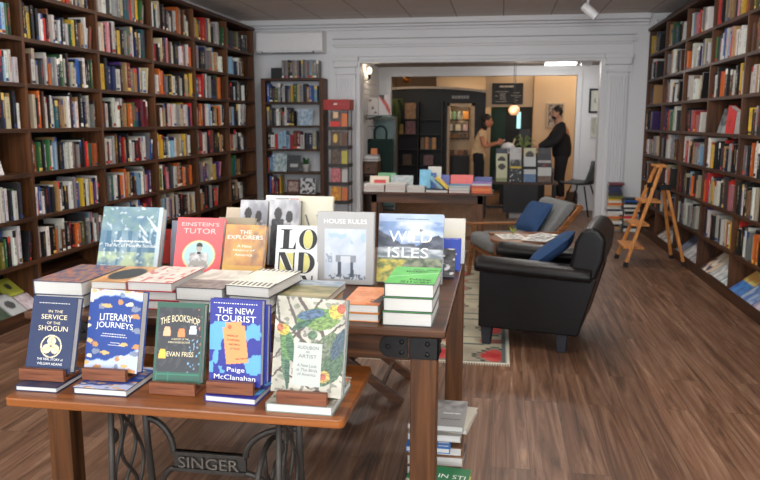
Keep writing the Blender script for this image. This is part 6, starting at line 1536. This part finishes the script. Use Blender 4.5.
def person(label, loc, face, P, skinmat, top, trouser, hair, long_hair=False, beard=False, short_sleeve=False):
    """P: joints in world coordinates"""
    t = thing('person', label, 'person', Vector(loc)); o = Vector(loc)
    L = {k: (Vector(v[:3])-o, v[3]) for k, v in P.items()}
    def q(k, s=1., a=0.): p, r = L[k]; return (*p, r*s+a)
    V, Ed, roots = [], [], [0]
    V.append(q('pelvis', .5))
    c = chain(V, Ed, [q('waist', .8), q('chest', .8)], 0); up = chain(V, Ed, [q('neck'), q('skull'), q('crown')], c)
    for sd in ('n', 'f'):
        e = chain(V, Ed, [q('sh_'+sd, .85), q('el_'+sd, .9), q('wr_'+sd)], c)
        wr = L['wr_'+sd][0]; d = (wr-L['el_'+sd][0]).normalized(); chain(V, Ed, [(*(wr+d*.06), (.018, .034))], e)
        hand(V, Ed, wr, d, (0, .2 if sd == 'n' else -.2, 1), roots)
        chain(V, Ed, [q('hip_'+sd, .58), q('kn_'+sd, .85), q('an_'+sd, .9), q('toe_'+sd, .7)], 0)
    skin('body', V, Ed, skinmat, t, roots)
    f = Vector(face).normalized(); sk = L['skull'][0]; side = Vector((-f.y, f.x, 0)); mb = MB()
    hd = sk+Vector((0, 0, .01))
    mb.ell(hd, (.078, .078, .108), 18, 12); mb.ell(hd+f*.02+Vector((0, 0, -.03)), (.066, .066, .085), 16, 10)
    nose = hd+f*.090; mb.ell(nose+Vector((0, 0, -.015)), (.016, .016, .024), 10, 8)
    for s_ in (-1, 1): mb.ell(hd+side*.080*s_+Vector((0, 0, -.01)), (.018, .018, .03), 10, 8)
    mb.build('head', skinmat, t, smooth=True)
    for s_ in (-1, 1): mb = MB(); mb.ell(hd+f*.078+side*.030*s_+Vector((0, 0, .012)), (.010, .010, .007), 8, 6); mb.build('eye', plain('eye_dark', S(40, 30, 26), .3), t, smooth=True)
    mb = MB(); mb.ell(hd+f*.083+Vector((0, 0, -.058)), (.018, .018, .007), 8, 6); mb.build('mouth', plain('lip', S(150, 84, 76), .5), t, smooth=True)
    mb = MB(); mb.ell(hd-f*.018+Vector((0, 0, .028)), (.088, .088, .098), 18, 12)
    if long_hair: mb.ell(hd-f*.055+Vector((0, 0, -.06)), (.065, .075, .13), 14, 10); mb.ell(hd-f*.08+Vector((0, 0, .05)), (.05, .05, .05), 12, 8)
    mb.build('hair', plain('hair_'+hair, S(28, 22, 20), .6), t, smooth=True)
    if beard: mb = MB(); mb.ell(hd+f*.036+Vector((0, 0, -.072)), (.050, .054, .044), 14, 10); mb.build('beard', plain('hair_'+hair, S(28, 22, 20), .6), t, smooth=True)
    # clothes
    V, Ed = [(*(L['pelvis'][0]+Vector((0, 0, -.13))), L['pelvis'][1]+.026), q('pelvis', 1.0, .026)], [(0, 1)]
    c = chain(V, Ed, [q('waist', 1, .022), q('chest', 1, .016)], 1); chain(V, Ed, [(*(L['neck'][0]*.6+L['chest'][0]*.4), L['neck'][1]+.02)], c)
    for sd in ('n', 'f'):
        if short_sleeve: chain(V, Ed, [q('sh_'+sd, 1, .014), (*(L['sh_'+sd][0]*.6+L['el_'+sd][0]*.4), L['sh_'+sd][1]*.85+.012)], c)
        else: chain(V, Ed, [q('sh_'+sd, 1, .014), q('el_'+sd, 1, .013), (*(L['wr_'+sd][0]*.93+L['el_'+sd][0]*.07), L['wr_'+sd][1]+.010)], c)
    skin('top', V, Ed, top, t)
    V, Ed = [q('pelvis', 1, .018), (*(L['pelvis'][0]*.4+L['waist'][0]*.6), L['waist'][1]+.014)], [(0, 1)]
    for sd in ('n', 'f'): chain(V, Ed, [q('hip_'+sd, 1, .014), q('kn_'+sd, 1, .016), (*(L['an_'+sd][0]+Vector((0, 0, .03))), L['an_'+sd][1]+.018)], 0)
    skin('trousers', V, Ed, trouser, t)
    for sd in ('n', 'f'):
        V, Ed = [], []; a = L['an_'+sd][0]; toe = L['toe_'+sd][0]; chain(V, Ed, [(a.x, a.y, .052, .055), (*(a*.5+toe*.5)[:2], .048, .05), (toe.x, toe.y, .042, .044)]); skin('shoe', V, Ed, plain('shoe_black', S(24, 24, 26), .5), t)
    return t
BLKF = plain('black_cloth', S(28, 28, 32), .9); 
person('bearded man in a dark jacket reaching over the counter, seen from the side', (1.07, 13.36, 0), (-1, -.25, 0),
  dict(pelvis=(1.08,13.37,.92,.15), waist=(1.08,13.36,1.03,.175), chest=(1.07,13.33,1.25,.20), neck=(1.0,13.30,1.46,.055), skull=(.965,13.28,1.59,.06), crown=(.965,13.28,1.64,.05),
       sh_n=(1.07,13.11,1.36,.095), el_n=(.93,13.01,1.10,.068), wr_n=(.63,13.06,.985,.036), sh_f=(1.05,13.54,1.36,.09), el_f=(.88,13.56,1.12,.058), wr_f=(.66,13.47,.99,.036),
       hip_n=(1.08,13.27,.84,.10), kn_n=(1.06,13.26,.47,.068), an_n=(1.10,13.27,.09,.045), toe_n=(.98,13.24,.04,.03), hip_f=(1.08,13.46,.84,.10), kn_f=(1.04,13.47,.47,.068), an_f=(1.06,13.48,.09,.045), toe_f=(.92,13.46,.04,.035)),
  SK1, BLKF, BLKF, 'dark', beard=True)
PEACH = plain('peach_cloth', S(226, 190, 146), .9)
w_ = (-.36, 13.30, 0)
person('dark-haired person in a peach top looking down at something held in both hands', w_, (1, -.2, -.15),
  dict(pelvis=(-.37,13.30,.86,.13), waist=(-.37,13.30,1.0,.115), chest=(-.34,13.29,1.17,.125), neck=(-.28,13.28,1.34,.045), skull=(-.225,13.27,1.45,.055), crown=(-.22,13.27,1.50,.045),
       sh_n=(-.34,13.13,1.25,.058), el_n=(-.27,13.06,1.01,.042), wr_n=(-.06,13.12,1.07,.028), sh_f=(-.32,13.44,1.25,.058), el_f=(-.22,13.50,1.02,.042), wr_f=(-.05,13.36,1.08,.028),
       hip_n=(-.37,13.22,.80,.09), kn_n=(-.35,13.21,.45,.06), an_n=(-.38,13.22,.09,.04), toe_n=(-.25,13.20,.04,.032), hip_f=(-.37,13.38,.80,.09), kn_f=(-.34,13.39,.45,.06), an_f=(-.37,13.40,.09,.04), toe_f=(-.24,13.39,.04,.032)),
  SK2, PEACH, BLKF, 'black', long_hair=True, short_sleeve=True)
mb = MB(); mb.M = Matrix.Translation((.005, 13.16, 1.075)) @ Matrix.Rotation(-.5, 4, 'Y'); mb.box(0, .10, 0, .15, 0, .02)
o = mb.build('notepad', plain('pale_pink_paper', S(230, 196, 190), .7), None, bevel=.004); tag(o, 'pale pink pad held in the hands of the person in peach', 'pad')
# ------------------------------------------------------------------ the books on the shelves
def book_mat():
    m, N, L, b = newmat('book_cloth_and_paper')
    c = N.new('ShaderNodeAttribute'); c.attribute_name = 'Col'; a = N.new('ShaderNodeAttribute'); a.attribute_name = 'Acc'; s = N.new('ShaderNodeAttribute'); s.attribute_name = 'Spine'
    sp = N.new('ShaderNodeSeparateXYZ'); L.new(s.outputs['Vector'], sp.inputs[0])
    def mth(op, x, y):
        n = N.new('ShaderNodeMath'); n.operation = op
        for i, v in enumerate((x, y)):
            if isinstance(v, (int, float)): n.inputs[i].default_value = v
            else: L.new(v, n.inputs[i])
        return n.outputs[0]
    u, v, sd = sp.outputs
    row = mth('FLOOR', mth('MULTIPLY', v, 30), 0); cmb = N.new('ShaderNodeCombineXYZ'); L.new(row, cmb.inputs[0]); L.new(sd, cmb.inputs[1])
    wn = N.new('ShaderNodeTexWhiteNoise'); wn.noise_dimensions = '2D'; L.new(cmb.outputs[0], wn.inputs['Vector'])
    txt = mth('MULTIPLY', mth('LESS_THAN', mth('ABSOLUTE', mth('SUBTRACT', u, .5), 0), .2), mth('MULTIPLY', mth('GREATER_THAN', v, .3), mth('LESS_THAN', v, .88)))
    txt = mth('MULTIPLY', txt, mth('GREATER_THAN', wn.outputs['Value'], .35))
    band = mth('MULTIPLY', mth('MULTIPLY', mth('GREATER_THAN', v, .03), mth('LESS_THAN', v, .13)), mth('GREATER_THAN', sd, .62))
    band2 = mth('MULTIPLY', mth('MULTIPLY', mth('GREATER_THAN', v, .80), mth('LESS_THAN', v, 1.01)), mth('LESS_THAN', sd, .14))
    f = mth('MAXIMUM', mth('MAXIMUM', mth('MULTIPLY', txt, .5), band), band2)
    mx = N.new('ShaderNodeMix'); mx.data_type = 'RGBA'; L.new(f, mx.inputs['Factor']); L.new(c.outputs['Color'], mx.inputs['A']); L.new(a.outputs['Color'], mx.inputs['B'])
    L.new(mx.outputs['Result'], b.inputs['Base Color']); b.inputs['Roughness'].default_value = .5; b.inputs['Specular IOR Level'].default_value = .4
    return m
BM = book_mat()
PG = (S(218, 210, 194), S(196, 184, 160), S(226, 222, 214))
def frame_of(b):
    """base point and axes: A along the shelf (left to right), D into the shelf"""
    if b['case'] == 'L': A = Vector((0, 1, 0)); D = Vector((-1, 0, 0)); base = Vector((b['X']-b['rec'], b['y0']+b['a'], b['z']))
    elif b['case'] == 'R': A = Vector((0, -1, 0)); D = Vector((1, 0, 0)); base = Vector((b['X']+b['rec'], b['y0']-b['a'], b['z']))
    else: A = Vector((1, 0, 0)); D = Vector((0, 1, 0)); base = Vector((b['X']+b['a'], b['y0']+b['rec'], b['z']))
    return base+Vector((0, 0, .0006)), A, D
def book_geo(b):
    """boards, rounded spine and page block of one shelved book, relative to its own base"""
    base, A, D = frame_of(b); Z = Vector((0, 0, 1))
    lean = b['lean']; off = Vector((0, 0, 0))
    A2 = A*math.cos(lean)+Z*math.sin(lean); Z2 = Z*math.cos(lean)-A*math.sin(lean)
    if lean: off = A*0+Z*(b['t']*max(0, -math.sin(lean)))
    t, h, d = b['t'], b['h'], b['d']; rnd = random.Random(b['seed'])
    kf = rnd.uniform(.45, .98); col = tuple(min(1, c*kf*rnd.uniform(.94, 1.06)) for c in PAL[b['c']][0]); lum = sum(col)/3
    acc = tuple(min(1., x) for x in rnd.choice([(S(230,226,216)), (S(214,180,90)), (S(200,60,50)), (S(40,60,110))] if lum < .25 else [(S(36,34,36)), (S(150,30,36)), (S(40,70,130)), (S(90,80,70))]))
    pg = rnd.choice(PG); e = .0022; hard = rnd.random() < .55
    V = []; Fc = []; C = []; SP = []
    def P(a, dd, z): return off+A2*a+D*dd+Z2*z
    def quad(p, c, sp=None):
        i = len(V); V.extend(p); Fc.append((i, i+1, i+2, i+3)); C.append(c); SP.append(sp or [(-5, 0, 0)]*4)
    def bx(a0, a1, d0, d1, z0, z1, c, skip=''):
        q = lambda a, dd, z: P(a, dd, z)
        if 'f' not in skip: quad([q(a0,d0,z0), q(a1,d0,z0), q(a1,d0,z1), q(a0,d0,z1)], c)
        quad([q(a0,d1,z0), q(a0,d1,z1), q(a1,d1,z1), q(a1,d1,z0)], c)
        quad([q(a0,d0,z0), q(a0,d0,z1), q(a0,d1,z1), q(a0,d1,z0)], c); quad([q(a1,d0,z0), q(a1,d1,z0), q(a1,d1,z1), q(a1,d0,z1)], c)
        quad([q(a0,d0,z1), q(a1,d0,z1), q(a1,d1,z1), q(a0,d1,z1)], c); quad([q(a0,d0,z0), q(a0,d1,z0), q(a1,d1,z0), q(a1,d0,z0)], c)
    bx(0, e, 0, d, 0, h, col, 'f'); bx(t-e, t, 0, d, 0, h, col, 'f')
    g = .004 if hard else .0006
    bx(e, t-e, .004, d-.004, g, h-g, pg)
    # spine: three facets, slightly bowed for hardbacks
    bow = .004 if hard else .0005; xs = [0, t*.25, t*.75, t]; ds = [0, -bow, -bow, 0]
    for k in range(3):
        p = [P(xs[k], ds[k], 0), P(xs[k+1], ds[k+1], 0), P(xs[k+1], ds[k+1], h), P(xs[k], ds[k], h)]
        u0, u1 = xs[k]/t, xs[k+1]/t; s = b['seed']
        quad(p, col, [(u0, 0, s), (u1, 0, s), (u1, 1, s), (u0, 1, s)])
    i = len(V); V.extend([P(x, dd, h) for x, dd in zip(xs, ds)]+[P(t, .0045, h), P(0, .0045, h)]); Fc.append(tuple(range(i, i+6))); C.append(col); SP.append([(-5, 0, 0)]*6)
    return base, V, Fc, C, SP, acc
def books_mesh(name, items, origin=None):
    V, Fc, C, SP, AC = [], [], [], [], []
    for b in items:
        base, v, f, c, sp, acc = book_geo(b); k = len(V); sh = base-(origin if origin is not None else Vector((0, 0, 0)))
        V += [tuple(p+sh) for p in v]; Fc += [tuple(i+k for i in q) for q in f]; C += c; SP += sp; AC += [acc]*len(f)
    me = bpy.data.meshes.new(name); me.from_pydata(V, [], Fc); me.update()
    ca = me.color_attributes.new('Col', 'FLOAT_COLOR', 'CORNER'); aa = me.color_attributes.new('Acc', 'FLOAT_COLOR', 'CORNER'); sa = me.attributes.new('Spine', 'FLOAT_VECTOR', 'CORNER')
    cd, ad, sd = [], [], []
    for q, c, sp, acc in zip(Fc, C, SP, AC):
        for j in range(len(q)): cd += [*c, 1]; ad += [*acc, 1]; sd += sp[j]
    ca.data.foreach_set('color', cd); aa.data.foreach_set('color', ad); sa.data.foreach_set('vector', sd)
    me.materials.append(BM); return me
# which of them show largest: project the spine and test sight lines against everything built so far
bpy.context.view_layer.update(); DG = bpy.context.evaluated_depsgraph_get()
def px(p):
    d = p-EYE; z = d.dot(_F)
    return (380+F_PX*d.dot(_R)/z, 240-F_PX*d.dot(_U)/z) if z > .05 else None
for b in BOOKS:
    base, A, D = frame_of(b); c = [base, base+A*b['t'], base+A*b['t']+Vector((0,0,b['h'])), base+Vector((0,0,b['h']))]; q = [px(p) for p in c]; b['area'] = 0
    if None in q: continue
    ar = abs(sum(q[i][0]*q[(i+1) % 4][1]-q[(i+1) % 4][0]*q[i][1] for i in range(4)))/2
    seen = 0
    for fa, fz in ((.5, .5), (.5, .85), (.5, .2)):
        p = base+A*b['t']*fa+Vector((0, 0, b['h']*fz))-D*.004; s = px(p)
        if not (0 <= s[0] < 760 and 0 <= s[1] < 480): continue
        d = p-EYE; L_ = d.length
        hit = SC.ray_cast(DG, EYE, d.normalized(), distance=L_-.01)
        if not hit[0]: seen += 1
    b['area'] = ar*seen/3
ranked = sorted(BOOKS, key=lambda b: -b['area'])
CAP = 300
picked = [b for b in ranked[:CAP] if b['area'] > 0]; rest = [b for b in BOOKS if not any(b is p for p in picked)] if False else None
ids = {id(b) for b in picked}; rest = [b for b in BOOKS if id(b) not in ids]
WHERE = {'L': 'of left wall bookcase', 'R': 'of right wall bookcase', 'F': 'of the low bookcase'}
for b in picked:
    base = frame_of(b)[0]
    o = bpy.data.objects.new('book', books_mesh('book', [b], base)); COL.objects.link(o); o.location = base
    size = 'thick ' if b['t'] > .046 else 'thin ' if b['t'] < .026 else 'tall ' if b['h'] > .245 else 'short ' if b['h'] < .19 else ''
    nb = (b['bay']+1) if b['case'] == 'L' else (6-b['bay'])
    bay = ('%s bay ' % ORD2[nb-1] if b['case'] != 'F' else '')
    sh = ORD2[b['row']] if b['case'] != 'F' else ORD2[b['row']]
    o_l = '%s%s book, %s from left on %s shelf down, %s%s' % (size, PAL[b['c']][1], ORD2[b['q']], sh, bay, WHERE[b['case']])
    tag(o, o_l, 'book', {'L': 'books on the left wall bookcase', 'R': 'books on the right wall bookcase', 'F': 'books in the low bookcase'}[b['case']])
o = bpy.data.objects.new('shelved_books', books_mesh('shelved_books', rest)); COL.objects.link(o)
tag(o, 'the smaller-showing books packed on the shelves of the wall bookcases', 'books', None, 'stuff')
print('BOOKS', len(BOOKS), 'picked', len(picked), 'smallest area', picked[-1]['area'], 'visible', sum(1 for b in BOOKS if b['area'] > 0))
